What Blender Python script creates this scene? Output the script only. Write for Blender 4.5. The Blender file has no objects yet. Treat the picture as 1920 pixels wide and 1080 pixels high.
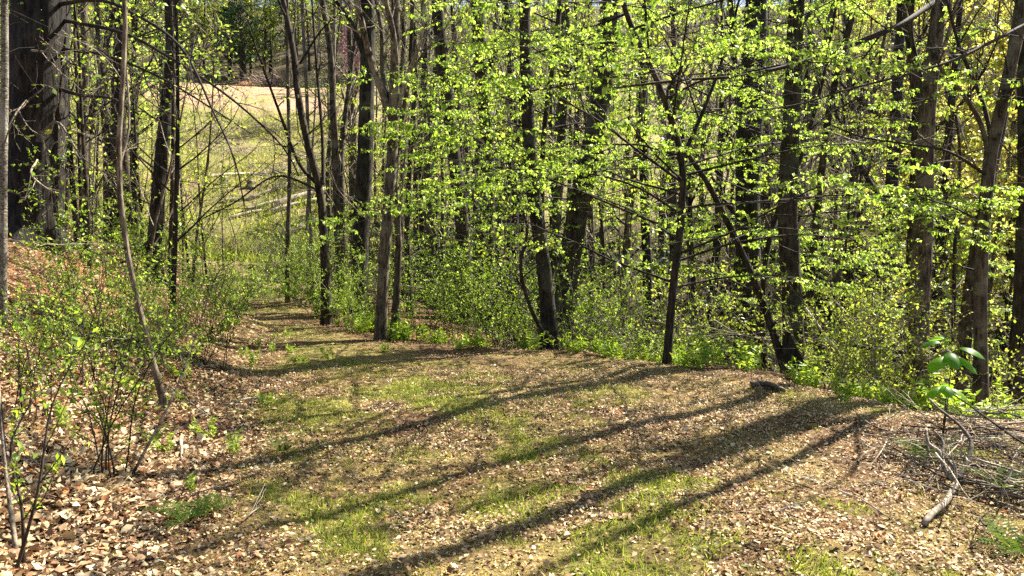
import bpy, math
import numpy as np
from mathutils import Vector

# ------------------------------------------------------------------ camera, sky, sun, exposure
sc = bpy.context.scene
col = sc.collection
W, H, F = 1920.0, 1080.0, 1478.0
HORIZON = 430.0
CAMZ = 1.6
PITCH = math.atan((540.0 - HORIZON) / F)
camd = bpy.data.cameras.new("camera")
camd.sensor_width = 36.0
camd.lens = 36.0 * F / W
camd.clip_end = 2000.0
cam = bpy.data.objects.new("camera", camd)
col.objects.link(cam)
cam.location = (0, 0, CAMZ)
cam.rotation_euler = (math.pi / 2 - PITCH, 0, 0)
sc.camera = cam

SUN_AZ = math.radians(50.0)      # clockwise from the view direction (+Y) towards +X
SUN_EL = math.radians(45.0)
world = bpy.data.worlds.new("World")
sc.world = world
world.use_nodes = True
wn = world.node_tree
bg = wn.nodes["Background"]
sky = wn.nodes.new("ShaderNodeTexSky")
sky.sky_type = 'NISHITA'
sky.sun_disc = False
sky.sun_elevation = SUN_EL
sky.sun_rotation = SUN_AZ
sky.air_density = 1.0
sky.dust_density = 1.5
wn.links.new(sky.outputs[0], bg.inputs[0])
bg.inputs[1].default_value = 0.05

sund = bpy.data.lights.new("sun", 'SUN')
sund.energy = 5.0
sund.angle = math.radians(0.53)
sund.color = (1.0, 0.93, 0.80)
sun = bpy.data.objects.new("sun", sund)
col.objects.link(sun)
tosun = Vector((math.sin(SUN_AZ) * math.cos(SUN_EL), math.cos(SUN_AZ) * math.cos(SUN_EL), math.sin(SUN_EL)))
sun.rotation_euler = tosun.to_track_quat('Z', 'Y').to_euler()
sun.location = (30, 30, 40)

sc.view_settings.view_transform = 'Standard'
sc.view_settings.look = 'None'
sc.view_settings.exposure = 2.2
sc.view_settings.gamma = 1.0
sc.view_settings.use_curve_mapping = False
sc.render.engine = 'CYCLES'
cy = sc.cycles
cy.max_bounces = 5
cy.diffuse_bounces = 3
cy.glossy_bounces = 2
cy.transmission_bounces = 3
cy.transparent_max_bounces = 4
cy.caustics_reflective = False
cy.caustics_refractive = False
cy.use_denoising = False
cy.sample_clamp_indirect = 6.0

rng = np.random.default_rng(7)
Z3 = np.array([0.0, 0.0, 1.0])


def nrm(a):
    return a / np.maximum(np.linalg.norm(a, axis=-1, keepdims=True), 1e-9)


def sstep(a, b, x):
    t = np.clip((x - a) / (b - a), 0, 1)
    return t * t * (3 - 2 * t)


# ------------------------------------------------------------------ noise and terrain
def _hash(ix, iy, seed):
    h = (ix.astype(np.int64) * 374761393 + iy.astype(np.int64) * 668265263 + seed * 1442695041) & 0x7fffffff
    h = ((h ^ (h >> 13)) * 1274126177) & 0x7fffffff
    h = h ^ (h >> 16)
    return (h & 0xffff) / 65535.0


def vnoise(x, y, f, seed=0):
    x = np.asarray(x, float) * f
    y = np.asarray(y, float) * f
    ix, iy = np.floor(x), np.floor(y)
    fx, fy = x - ix, y - iy
    fx = fx * fx * (3 - 2 * fx)
    fy = fy * fy * (3 - 2 * fy)
    a = _hash(ix, iy, seed); b = _hash(ix + 1, iy, seed)
    c = _hash(ix, iy + 1, seed); d = _hash(ix + 1, iy + 1, seed)
    return (a * (1 - fx) + b * fx) * (1 - fy) + (c * (1 - fx) + d * fx) * fy


def fbm(x, y, f, seed=0, o=3):
    s, a, t = 0.0, 0.5, 0.0
    for i in range(o):
        s = s + a * vnoise(x, y, f * 2 ** i, seed + i * 17)
        t += a
        a *= 0.5
    return s / t


EDGE = np.array([(9, -40), (7.6, -10), (6.2, 0), (5.3, 4.5), (4.5, 6.4), (3.9, 7.4), (2.95, 9.0), (0.8, 10.7), (-1.9, 11.6),
                 (-3.2, 15), (-5.0, 20), (-7.8, 26.5), (-11.5, 36), (-20, 60), (-40, 110), (-90, 260)], float)
XL_Y = np.array([-40, 0, 4, 5.6, 8, 11.3, 15, 20, 26, 35, 50, 100, 400], float)
XL_X = np.array([-2.2, -1.75, -1.85, -2.1, -2.55, -3.3, -4.9, -7.3, -10.4, -15.0, -23, -50, -200], float)


def edge_sd(x, y):
    x = np.asarray(x, float); y = np.asarray(y, float)
    best = np.full(x.shape, 1e9); sg = np.ones(x.shape)
    for (ax, ay), (bx, by) in zip(EDGE[:-1], EDGE[1:]):
        dx, dy = bx - ax, by - ay
        t = np.clip(((x - ax) * dx + (y - ay) * dy) / (dx * dx + dy * dy), 0, 1)
        qx, qy = x - ax - t * dx, y - ay - t * dy
        d = np.hypot(qx, qy)
        s = np.where(dx * qy - dy * qx < 0, 1.0, -1.0)   # right-hand side of travel is outside
        m = d < best
        best = np.where(m, d, best)
        sg = np.where(m, s, sg)
    return best * sg


PU = np.array([-0.75, -0.34, -0.12, 0.2, 0.75])
PY = np.array([0, 14, 20, 30, 40, 50, 70, 100, 118, 145, 210, 400], float)
PH = np.array([
    [0, 0, 1.0, 3.5, 6, 8.5, 14, 24, 31, 42, 62, 75],
    [0, 0, 0, 0.1, 0.6, 2.4, 9.3, 19.5, 22.0, 34, 60, 75],
    [0, 0, 0, 0.3, 1.6, 3.4, 9.0, 18.5, 24, 36, 60, 75],
    [0, 0, 0, 1.0, 4.6, 8.0, 15.0, 26, 33, 43, 64, 76],
    [0, 0, 0, 1.0, 4.8, 8.6, 16.5, 28, 35, 45, 66, 78]])
DU = np.array([-0.4, -0.22, -0.1, 0.12, 0.35, 0.9])
DD = np.array([0.0, 0.3, 1.2, 3.8, 4.6, 4.8])


def height(x, y):
    x = np.asarray(x, float); y = np.asarray(y, float)
    yc = np.maximum(y, 7.0)
    u = np.clip(x / yc, -0.75, 0.75)
    rise = np.zeros(x.shape)
    prof = [np.interp(y, PY, p) for p in PH]
    for i in range(len(PU) - 1):
        w = (u - PU[i]) / (PU[i + 1] - PU[i])
        ws = np.clip(w, 0, 1); ws = ws * ws * (3 - 2 * ws)
        m = (w >= 0) & (w <= 1)
        rise = np.where(m, prof[i] * (1 - ws) + prof[i + 1] * ws, rise)
    sd = edge_sd(x, y)
    D = np.interp(x / yc, DU, DD)
    sd = sd + 0.7 * (vnoise(x, y, 1.1, 501) - 0.5) * (1 - sstep(2, 6, np.abs(sd)))
    drop = D * sstep(-0.4, 9.5, sd) + 0.10 * sstep(-1.2, 0.3, sd)
    xl = np.interp(y, XL_Y, XL_X)
    dl = np.maximum(xl - x + 0.35 * (vnoise(x, y, 0.7, 5) - 0.5), 0)
    bank = np.where(dl < 0.8, 0.30 * dl * dl / 0.8, 0.24 + 0.50 * (dl - 0.8))
    bank = np.where(bank > 1.5, 1.5 + (bank - 1.5) * 0.35, bank)
    bank = np.minimum(bank, 6.0) * (0.25 + 0.75 * (1 - sstep(16, 34, y)))
    r = np.hypot(x, y)
    n = (fbm(x, y, 0.55, 2) - 0.5) * 0.16 + 0.14 * (fbm(x, y, 1.7, 511) - 0.5) * np.exp(-(sd / 1.0) ** 2) + (fbm(x, y, 2.6, 9) - 0.5) * 0.06
    n = n + (fbm(x, y, 0.09, 21) - 0.5) * 1.6 * sstep(18, 60, r)
    return rise - drop + bank + n - N0


N0 = 0.0
N0 = float(height(np.array(0.0), np.array(0.0)))


def hz(x, y):
    return float(height(np.array(float(x)), np.array(float(y))))


CP, SP = math.cos(PITCH), math.sin(PITCH)


def ray(px, py):
    a, b = (px - W / 2) / F, (H / 2 - py) / F
    return np.array([a, CP + b * SP, -SP + b * CP])


def at(px, py, D):
    """the point on the sight line through a picture point, D metres ahead"""
    d = ray(px, py)
    return np.array([0, 0, CAMZ]) + d * (D / d[1])


def gnd(px, py, dmax=150.0):
    d = ray(px, py)
    ts = np.concatenate([np.arange(1.5, 20, 0.02), np.arange(20, dmax, 0.1)])
    p = d[None] * (ts / d[1])[:, None] + np.array([0, 0, CAMZ])
    hh = height(p[:, 0], p[:, 1])
    k = np.argmax(p[:, 2] <= hh)
    if p[k, 2] > hh[k]:
        k = len(ts) - 1
    return np.array([p[k, 0], p[k, 1], hh[k]])


# ------------------------------------------------------------------ materials
def new_mat(name):
    m = bpy.data.materials.new(name)
    m.use_nodes = True
    t = m.node_tree
    for n in list(t.nodes):
        t.nodes.remove(n)
    out = t.nodes.new("ShaderNodeOutputMaterial")
    return m, t, out


def ramp(t, stops):
    r = t.nodes.new("ShaderNodeValToRGB")
    e = r.color_ramp.elements
    while len(e) < len(stops):
        e.new(0.5)
    for k, (p, c) in enumerate(stops):
        e[k].position = p
        e[k].color = (c[0], c[1], c[2], 1)
    return r


def bark_mat(name, dark, light, lichen=None, scale=1.0, bump=0.6, band=False):
    m, t, out = new_mat(name)
    L = t.links.new
    tc = t.nodes.new("ShaderNodeTexCoord")
    oi = t.nodes.new("ShaderNodeObjectInfo")
    mp = t.nodes.new("ShaderNodeMapping")
    mp.inputs["Scale"].default_value = (9 * scale, 9 * scale, (18 if band else 1.6) * scale)
    L(tc.outputs["Object"], mp.inputs[0])
    n1 = t.nodes.new("ShaderNodeTexNoise")
    n1.inputs["Scale"].default_value = 3.0
    n1.inputs["Detail"].default_value = 6.0
    n1.inputs["Roughness"].default_value = 0.65
    L(mp.outputs[0], n1.inputs[0])
    r1 = ramp(t, [(0.38, tuple(0.6 * c for c in dark)), (0.50, tuple(0.5 * (c + d) for c, d in zip(dark, light))), (0.62, tuple(1.15 * c for c in light))])
    L(n1.outputs[0], r1.inputs[0])
    last = r1.outputs[0]
    if lichen is not None:
        n2 = t.nodes.new("ShaderNodeTexNoise")
        n2.inputs["Scale"].default_value = 5.0
        n2.inputs["Detail"].default_value = 4.0
        L(tc.outputs["Object"], n2.inputs[0])
        r2 = ramp(t, [(0.50, (0, 0, 0)), (0.62, (1, 1, 1))])
        L(n2.outputs[0], r2.inputs[0])
        mx = t.nodes.new("ShaderNodeMixRGB")
        mx.inputs[2].default_value = (*lichen, 1)
        L(r2.outputs[0], mx.inputs[0])
        L(last, mx.inputs[1])
        last = mx.outputs[0]
    n3 = t.nodes.new("ShaderNodeTexNoise")
    n3.inputs["Scale"].default_value = 2.2
    n3.inputs["Detail"].default_value = 3.0
    L(tc.outputs["Object"], n3.inputs[0])
    r3 = ramp(t, [(0.35, (0.55, 0.52, 0.50)), (0.65, (1.25, 1.22, 1.15))])
    L(n3.outputs[0], r3.inputs[0])
    m3 = t.nodes.new("ShaderNodeMixRGB")
    m3.blend_type = 'MULTIPLY'
    m3.inputs[0].default_value = 1.0
    L(last, m3.inputs[1])
    L(r3.outputs[0], m3.inputs[2])
    last = m3.outputs[0]
    hv = t.nodes.new("ShaderNodeHueSaturation")
    mr = t.nodes.new("ShaderNodeMapRange")
    mr.inputs[3].default_value = 0.65
    mr.inputs[4].default_value = 1.35
    L(oi.outputs["Random"], mr.inputs[0])
    L(mr.outputs[0], hv.inputs["Value"])
    L(last, hv.inputs["Color"])
    bs = t.nodes.new("ShaderNodeBsdfPrincipled")
    bs.inputs["Roughness"].default_value = 0.85
    bs.inputs["Specular IOR Level"].default_value = 0.25
    L(hv.outputs[0], bs.inputs["Base Color"])
    bp = t.nodes.new("ShaderNodeBump")
    bp.inputs["Strength"].default_value = bump
    bp.inputs["Distance"].default_value = 0.03
    L(n1.outputs[0], bp.inputs["Height"])
    L(bp.outputs[0], bs.inputs["Normal"])
    L(bs.outputs[0], out.inputs[0])
    return m


def leaf_mat(name, stops, trans=0.45, rough=0.5, spec=0.3, tint=1.0, tcol=None):
    """each leaf carries its own random number, which picks its colour"""
    m, t, out = new_mat(name)
    L = t.links.new
    at_ = t.nodes.new("ShaderNodeAttribute")
    at_.attribute_name = "rnd"
    r = ramp(t, stops)
    L(at_.outputs["Fac"], r.inputs[0])
    bs = t.nodes.new("ShaderNodeBsdfPrincipled")
    bs.inputs["Roughness"].default_value = rough
    bs.inputs["Specular IOR Level"].default_value = spec
    L(r.outputs[0], bs.inputs["Base Color"])
    if trans > 0:
        tr = t.nodes.new("ShaderNodeBsdfTranslucent")
        hv = t.nodes.new("ShaderNodeHueSaturation")
        hv.inputs["Hue"].default_value = 0.492
        hv.inputs["Saturation"].default_value = 1.1
        hv.inputs["Value"].default_value = tint
        L(r.outputs[0], hv.inputs["Color"])
        L(hv.outputs[0], tr.inputs[0])
        mx = t.nodes.new("ShaderNodeMixShader")
        mx.inputs[0].default_value = trans
        L(bs.outputs[0], mx.inputs[1])
        L(tr.outputs[0], mx.inputs[2])
        L(mx.outputs[0], out.inputs[0])
    else:
        L(bs.outputs[0], out.inputs[0])
    return m


M = {}
M['bark_dark'] = bark_mat("bark_dark", (0.0102, 0.0078, 0.0060), (0.0450, 0.0354, 0.0264), (0.0540, 0.0540, 0.0396), 1.0, 0.9)
M['bark_brown'] = bark_mat("bark_brown", (0.0132, 0.0090, 0.0060), (0.0564, 0.0414, 0.0288), None, 1.0, 0.8)
M['bark_grey'] = bark_mat("bark_grey", (0.022, 0.017, 0.012), (0.105, 0.082, 0.058), (0.13, 0.115, 0.082), 1.0, 0.9)
M['bark_light'] = bark_mat("bark_light", (0.030, 0.023, 0.016), (0.19, 0.150, 0.106), (0.21, 0.18, 0.135), 1.0, 0.9)
M['bark_pale'] = bark_mat("bark_pale", (0.0640, 0.0544, 0.0432), (0.2688, 0.2432, 0.1984), (0.3328, 0.3200, 0.2752), 1.3, 0.5, True)
M['bark_shaggy'] = bark_mat("bark_shaggy", (0.007, 0.0055, 0.004), (0.040, 0.033, 0.026), None, 0.9, 1.0)
M['twig_dark'] = bark_mat("twig_dark", (0.0168, 0.0120, 0.0084), (0.0432, 0.0330, 0.0246), None, 2.0, 0.2)
M['twig_grey'] = bark_mat("twig_grey", (0.13, 0.108, 0.082), (0.30, 0.26, 0.205), None, 2.0, 0.2)
M['dead_wood'] = bark_mat("dead_wood", (0.136, 0.102, 0.072), (0.442, 0.374, 0.289), (0.510, 0.459, 0.383), 1.6, 0.5)
M['log_pale'] = bark_mat("log_pale", (0.26, 0.22, 0.16), (0.56, 0.49, 0.38), None, 0.8, 0.5)
M['cut_wood'] = bark_mat("cut_wood", (0.40, 0.28, 0.16), (0.66, 0.52, 0.34), None, 1.5, 0.2)
M['leaf_beech'] = leaf_mat("leaf_beech", [(0, (0.12, 0.23, 0.03)), (0.5, (0.28, 0.41, 0.07)), (1, (0.48, 0.58, 0.15))], 0.58, 0.45, 0.3, 1.3)
M['leaf_shrub'] = leaf_mat("leaf_shrub", [(0, (0.09, 0.18, 0.025)), (0.5, (0.21, 0.33, 0.045)), (1, (0.42, 0.52, 0.10))], 0.58, 0.42, 0.4, 1.25)
M['leaf_bud'] = leaf_mat("leaf_bud", [(0, (0.13, 0.20, 0.025)), (0.5, (0.26, 0.34, 0.05)), (1, (0.44, 0.48, 0.10))], 0.5, 0.5, 0.3, 1.3)
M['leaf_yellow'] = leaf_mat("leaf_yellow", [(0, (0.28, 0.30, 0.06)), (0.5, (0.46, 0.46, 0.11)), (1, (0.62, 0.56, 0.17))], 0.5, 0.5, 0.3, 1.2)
M['leaf_laurel'] = leaf_mat("leaf_laurel", [(0, (0.010, 0.026, 0.008)), (1, (0.035, 0.07, 0.018))], 0.12, 0.6, 0.15)
M['leaf_pine'] = leaf_mat("leaf_pine", [(0, (0.02, 0.06, 0.02)), (1, (0.06, 0.13, 0.04))], 0.15, 0.5, 0.3)
M['leaf_redbud'] = leaf_mat("leaf_redbud", [(0, (0.22, 0.09, 0.14)), (1, (0.42, 0.20, 0.28))], 0.3)
M['leaf_herb'] = leaf_mat("leaf_herb", [(0, (0.12, 0.24, 0.03)), (0.5, (0.26, 0.38, 0.05)), (1, (0.44, 0.50, 0.10))], 0.5, 0.5, 0.3, 1.3)
M['leaf_fern'] = leaf_mat("leaf_fern", [(0, (0.03, 0.065, 0.01)), (1, (0.10, 0.15, 0.025))], 0.4, 0.85, 0.08, 1.1)
M['leaf_seedling'] = leaf_mat("leaf_seedling", [(0, (0.06, 0.17, 0.02)), (1, (0.13, 0.27, 0.02))], 0.6, 0.45, 0.3, 2.0)
M['litter'] = leaf_mat("litter", [(0.0, (0.10, 0.055, 0.03)), (0.22, (0.24, 0.135, 0.075)), (0.45, (0.42, 0.285, 0.15)), (0.70, (0.58, 0.455, 0.26)),
                                  (0.92, (0.66, 0.57, 0.385)), (1.0, (0.45, 0.19, 0.08))], 0.12, 0.7, 0.2)
M['grass'] = leaf_mat("grass", [(0, (0.10, 0.16, 0.02)), (0.45, (0.27, 0.325, 0.055)), (0.75, (0.44, 0.46, 0.11)), (1, (0.60, 0.50, 0.24))], 0.4, 0.5, 0.25, 1.2)
M['clover'] = leaf_mat("clover", [(0, (0.07, 0.13, 0.02)), (0.6, (0.20, 0.28, 0.04)), (1, (0.38, 0.42, 0.09))], 0.35, 0.5, 0.3, 1.2)
M['brush_pink'] = bark_mat("brush_pink", (0.30, 0.21, 0.17), (0.50, 0.38, 0.32), None, 1.0, 0.2)


def ground_mat():
    m, t, out = new_mat("forest_floor")
    L = t.links.new
    vc = t.nodes.new("ShaderNodeAttribute")
    vc.attribute_name = "col"
    tc = t.nodes.new("ShaderNodeTexCoord")
    n1 = t.nodes.new("ShaderNodeTexNoise")
    n1.inputs["Scale"].default_value = 26.0
    n1.inputs["Detail"].default_value = 7.0
    n1.inputs["Roughness"].default_value = 0.75
    L(tc.outputs["Object"], n1.inputs[0])
    vo = t.nodes.new("ShaderNodeTexVoronoi")
    vo.inputs["Scale"].default_value = 16.0
    L(tc.outputs["Object"], vo.inputs[0])
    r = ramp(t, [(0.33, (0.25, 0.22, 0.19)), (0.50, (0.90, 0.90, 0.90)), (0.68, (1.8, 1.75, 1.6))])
    L(n1.outputs[0], r.inputs[0])
    mx = t.nodes.new("ShaderNodeMixRGB")
    mx.blend_type = 'MULTIPLY'
    mx.inputs[0].default_value = 1.0
    L(vc.outputs["Color"], mx.inputs[1])
    L(r.outputs[0], mx.inputs[2])
    r2 = ramp(t, [(0.0, (0.65, 0.62, 0.6)), (0.5, (1.0, 1.0, 1.0)), (1.0, (1.35, 1.25, 1.1))])
    sep = t.nodes.new("ShaderNodeSeparateColor")
    L(vo.outputs["Color"], sep.inputs[0])
    L(sep.outputs[0], r2.inputs[0])
    m2 = t.nodes.new("ShaderNodeMixRGB")
    m2.blend_type = 'MULTIPLY'
    m2.inputs[0].default_value = 0.8
    L(mx.outputs[0], m2.inputs[1])
    L(r2.outputs[0], m2.inputs[2])
    bs = t.nodes.new("ShaderNodeBsdfPrincipled")
    bs.inputs["Roughness"].default_value = 0.95
    bs.inputs["Specular IOR Level"].default_value = 0.1
    L(m2.outputs[0], bs.inputs["Base Color"])
    bp = t.nodes.new("ShaderNodeBump")
    bp.inputs["Strength"].default_value = 1.0
    bp.inputs["Distance"].default_value = 0.05
    L(n1.outputs[0], bp.inputs["Height"])
    L(bp.outputs[0], bs.inputs["Normal"])
    L(bs.outputs[0], out.inputs[0])
    return m


M['ground'] = ground_mat()


# ------------------------------------------------------------------ mesh helpers
def build_mesh(name, verts, faces, mat, smooth=False, rnd=None, colr=None):
    """faces: one (N,k) array or a list of such arrays"""
    if not isinstance(faces, list):
        faces = [faces]
    faces = [f for f in faces if len(f)]
    me = bpy.data.meshes.new(name)
    verts = np.asarray(verts, np.float32)
    me.vertices.add(len(verts))
    me.vertices.foreach_set("co", verts.ravel())
    idx = np.concatenate([f.ravel() for f in faces]).astype(np.int32)
    cnt = np.concatenate([np.full(len(f), f.shape[1]) for f in faces]).astype(np.int32)
    st = np.concatenate([[0], np.cumsum(cnt)[:-1]]).astype(np.int32)
    me.loops.add(len(idx))
    me.loops.foreach_set("vertex_index", idx)
    me.polygons.add(len(cnt))
    me.polygons.foreach_set("loop_start", st)
    if smooth:
        me.polygons.foreach_set("use_smooth", np.ones(len(cnt), bool))
    if rnd is not None:
        a = me.attributes.new("rnd", 'FLOAT', 'POINT')
        a.data.foreach_set("value", np.asarray(rnd, np.float32))
    if colr is not None:
        a = me.attributes.new("col", 'FLOAT_COLOR', 'POINT')
        a.data.foreach_set("color", np.concatenate([colr, np.ones((len(colr), 1))], 1).astype(np.float32).ravel())
    me.update(calc_edges=True)
    me.materials.append(M[mat])
    return me


def add(name, me, parent=None, loc=(0, 0, 0), rz=0.0, s=1.0, **props):
    o = bpy.data.objects.new(name, me)
    col.objects.link(o)
    o.location = loc
    o.rotation_euler = (0, 0, rz)
    o.scale = (s, s, s) if np.isscalar(s) else s
    o.parent = parent
    if parent is not None and name in ("branches", "crown", "foliage", "twigs"):
        o["kind"] = "stuff"
    for k, v in props.items():
        o[k] = v
    return o


def thing(name, label, cat, loc, group=None, rz=0.0, s=1.0):
    o = add(name, None, None, loc, rz, s, label=label, category=cat)
    if group:
        o["group"] = group
    return o


def copy_tree(root, loc, rz, s, label=None):
    r = root.copy()
    col.objects.link(r)
    r.location = loc
    r.rotation_euler = (0, 0, rz)
    r.scale = (s, s, s) if np.isscalar(s) else s
    if label:
        r["label"] = label
    for ch in root.children:
        c = ch.copy()
        col.objects.link(c)
        c.parent = r
        for g in ch.children:
            d = g.copy()
            col.objects.link(d)
            d.parent = c
    return r


class Geo:
    """collects tubes and leaves, then makes one mesh"""
    def __init__(self):
        self.v, self.q, self.t, self.r, self.n = [], [], [], [], 0

    def tubes(self, pts, rad, sides=5, rough=0.0, cap=False, ridge=0.0, roots=0.0):
        pts = np.asarray(pts, float)
        if pts.ndim == 2:
            pts = pts[None]; rad = np.asarray(rad, float)[None]
        K, n, _ = pts.shape
        if K == 0:
            return
        tan = nrm(np.gradient(pts, axis=1))
        main = nrm(pts[:, -1] - pts[:, 0])
        ref = np.where(np.abs(main[:, 2:3]) > 0.75, np.array([[1.0, 0.13, 0]]), np.array([[0.05, 0.1, 1.0]]))[:, None, :]
        u = nrm(np.cross(tan, np.broadcast_to(ref, tan.shape)))
        w = np.cross(tan, u)
        th = np.linspace(0, 2 * np.pi, sides, endpoint=False)
        rr = np.asarray(rad)[:, :, None] * np.ones(sides)
        if rough > 0:
            rr = rr * (1 + rough * rng.standard_normal((K, n, sides)))
        if ridge > 0:
            zz = np.cumsum(np.linalg.norm(np.diff(pts, axis=1, prepend=pts[:, :1]), axis=2), axis=1)[:, :, None]
            k = max(3, sides // 4)
            tt = th[None, None] * k / 6.283
            rd = vnoise(np.mod(tt + 0.25 * np.sin(zz * 1.3), k) + 0 * zz, zz * 1.1 + 0 * tt, 1.0, 71) + 0.6 * vnoise(tt * 2.0 + 0 * zz, zz * 2.4 + 0 * tt, 1.0, 83)
            lump = vnoise(tt / k * 2 + 0 * zz, zz * 0.8 + 0 * tt, 1.0, 97)
            rr = rr * (1 + ridge * (rd - 0.8) + 0.6 * ridge * (lump - 0.5))
        if roots > 0:
            zr = np.maximum(pts[:, :, 2:3] - pts[:, :1, 2:3], 0)
            rr = rr * (1 + roots * np.exp(-zr / 0.16) * (0.35 + np.cos(5 * th + 1.7 * np.sin(th) + 6.28 * rng.random())[None, None]))
        v = pts[:, :, None, :] + rr[..., None] * (np.cos(th)[:, None] * u[:, :, None, :] + np.sin(th)[:, None] * w[:, :, None, :])
        base = self.n + (np.arange(K) * n * sides)[:, None, None]
        i = np.arange(n - 1)[None, :, None] * sides
        j = np.arange(sides)[None, None, :]
        j2 = (j + 1) % sides
        f = np.stack([base + i + j, base + i + j2, base + i + sides + j2, base + i + sides + j], -1)
        self.v.append(v.reshape(-1, 3)); self.q.append(f.reshape(-1, 4))
        self.r.append(np.repeat(rng.random(K), n * sides))
        self.n += K * n * sides
        if cap:
            for k in range(K):
                for ring, flip in ((0, 1), (n - 1, 0)):
                    c = pts[k, ring]
                    b = self.n - (K - k) * n * sides + ring * sides
                    self.v.append(c[None]); self.r.append([0.5])
                    ci = self.n
                    self.n += 1
                    a = np.arange(sides)
                    tri = np.stack([np.full(sides, ci), b + (a + flip) % sides, b + (a + 1 - flip) % sides], 1)
                    self.t.append(tri)

    def leaves(self, pos, d, nr, ln, wd, fold=0.15, curl=0.0, rnd=None, six=False):
        N = len(pos)
        if N == 0:
            return
        d = nrm(d)
        side = nrm(np.cross(d, nr))
        up = np.cross(side, d)
        ln = np.broadcast_to(np.asarray(ln, float), (N,))[:, None]
        wd = np.broadcast_to(np.asarray(wd, float), (N,))[:, None]
        fold = np.broadcast_to(np.asarray(fold, float), (N,))[:, None]
        curl = np.broadcast_to(np.asarray(curl, float), (N,))[:, None]
        if six:
            b = pos
            mid = pos + d * ln * 0.5 + up * curl * ln * 0.35
            tip = pos + d * ln + up * curl * ln * (-0.25)
            l1 = pos + d * ln * 0.33 + side * wd * 0.5 + up * fold * wd
            r1 = pos + d * ln * 0.33 - side * wd * 0.5 + up * fold * wd
            l2 = pos + d * ln * 0.70 + side * wd * 0.40 + up * (fold * wd * 0.8 + curl * ln * 0.15)
            r2 = pos + d * ln * 0.70 - side * wd * 0.40 + up * (fold * wd * 0.8 + curl * ln * 0.15)
            v = np.stack([b, l1, l2, tip, r2, r1, mid], 1)
            k = 7
            tri = np.array([(0, 6, 1), (1, 6, 2), (2, 6, 3), (3, 6, 4), (4, 6, 5), (5, 6, 0)])
        else:
            tip = pos + d * ln - up * curl * ln * 0.3
            l = pos + d * ln * 0.45 + side * wd * 0.5 + up * fold * wd
            r = pos + d * ln * 0.45 - side * wd * 0.5 + up * fold * wd
            v = np.stack([pos, l, tip, r], 1)
            k = 4
            tri = np.array([(0, 2, 1), (0, 3, 2)])
        f = (self.n + np.arange(N) * k)[:, None, None] + tri[None]
        self.v.append(v.reshape(-1, 3)); self.t.append(f.reshape(-1, 3))
        if rnd is None:
            rnd = rng.random(N)
        self.r.append(np.repeat(rnd, k))
        self.n += N * k

    def mesh(self, name, mat, origin=(0, 0, 0), smooth=False):
        v = np.concatenate(self.v) - np.asarray(origin, float)
        fs = []
        if self.q:
            fs.append(np.concatenate(self.q))
        if self.t:
            fs.append(np.concatenate(self.t))
        return build_mesh(name, v, fs, mat, smooth, np.concatenate(self.r))


def curve(ctrl, n):
    """Catmull-Rom through control points (k,3), n points"""
    c = np.asarray(ctrl, float)
    if len(c) == 2:
        return c[0] + (c[1] - c[0]) * np.linspace(0, 1, n)[:, None]
    e = np.concatenate([[2 * c[0] - c[1]], c, [2 * c[-1] - c[-2]]])
    seg = np.linalg.norm(np.diff(c, axis=0), axis=1)
    cum = np.concatenate([[0], np.cumsum(seg)])
    s = np.linspace(0, cum[-1], n)
    k = np.clip(np.searchsorted(cum, s, side='right') - 1, 0, len(seg) - 1)
    t = ((s - cum[k]) / np.maximum(seg[k], 1e-9))[:, None]
    p0, p1, p2, p3 = e[k], e[k + 1], e[k + 2], e[k + 3]
    return 0.5 * (2 * p1 + (p2 - p0) * t + (2 * p0 - 5 * p1 + 4 * p2 - p3) * t * t + (3 * p1 - p0 - 3 * p2 + p3) * t ** 3)


def shoots(P0, D0, L, n, bend=0.0, wig=0.12, bendv=Z3):
    """K curved shoots of n points"""
    K = len(P0)
    L = np.broadcast_to(np.asarray(L, float), (K,))
    p, d = P0.copy(), nrm(D0)
    out = [p.copy()]
    b = np.broadcast_to(np.asarray(bend, float), (K,))[:, None]
    for _ in range(n - 1):
        d = nrm(d + b * bendv / n + wig * rng.standard_normal((K, 3)))
        p = p + d * (L / (n - 1))[:, None]
        out.append(p.copy())
    return np.stack(out, 1)


def sprout(pp, pr, m, t0, t1, ang, angsd, flat=0.0):
    """m children start points on each parent polyline: positions, directions, radii, t (parent-major order)"""
    K, n, _ = pp.shape
    t = t0 + (t1 - t0) * (np.arange(m)[None] + rng.random((K, m))) / m
    f = t * (n - 1)
    i = np.minimum(f.astype(int), n - 2)
    fr = (f - i)[..., None]
    kk = np.arange(K)[:, None]
    a, b = pp[kk, i], pp[kk, i + 1]
    pos = a + (b - a) * fr
    tan = nrm(b - a)
    rad = pr[kk, i] * (1 - fr[..., 0]) + pr[kk, i + 1] * fr[..., 0]
    ph = 2.4 * np.arange(m)[None] + rng.random((K, 1)) * 6.28 + rng.normal(0, 0.5, (K, m))
    ref = np.where(np.abs(tan[..., 2:3]) > 0.8, np.array([1.0, 0, 0]), Z3)
    u = nrm(np.cross(tan, ref))
    w = np.cross(tan, u)
    perp = np.cos(ph)[..., None] * u + np.sin(ph)[..., None] * w
    if flat > 0:
        sgn = np.where((np.arange(m)[None] + np.zeros((K, 1))) % 2 == 0, 1.0, -1.0)[..., None]
        perp = nrm(flat * sgn * u + (1 - flat) * perp)
    an = np.radians(ang + angsd * rng.standard_normal((K, m)))[..., None]
    d = np.cos(an) * tan + np.sin(an) * perp
    return pos.reshape(-1, 3), d.reshape(-1, 3), rad.reshape(-1), t.reshape(-1)


def taper(r0, n, end=0.35):
    r0 = np.asarray(r0, float)
    return r0[:, None] * np.linspace(1, end, n)[None]


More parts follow.
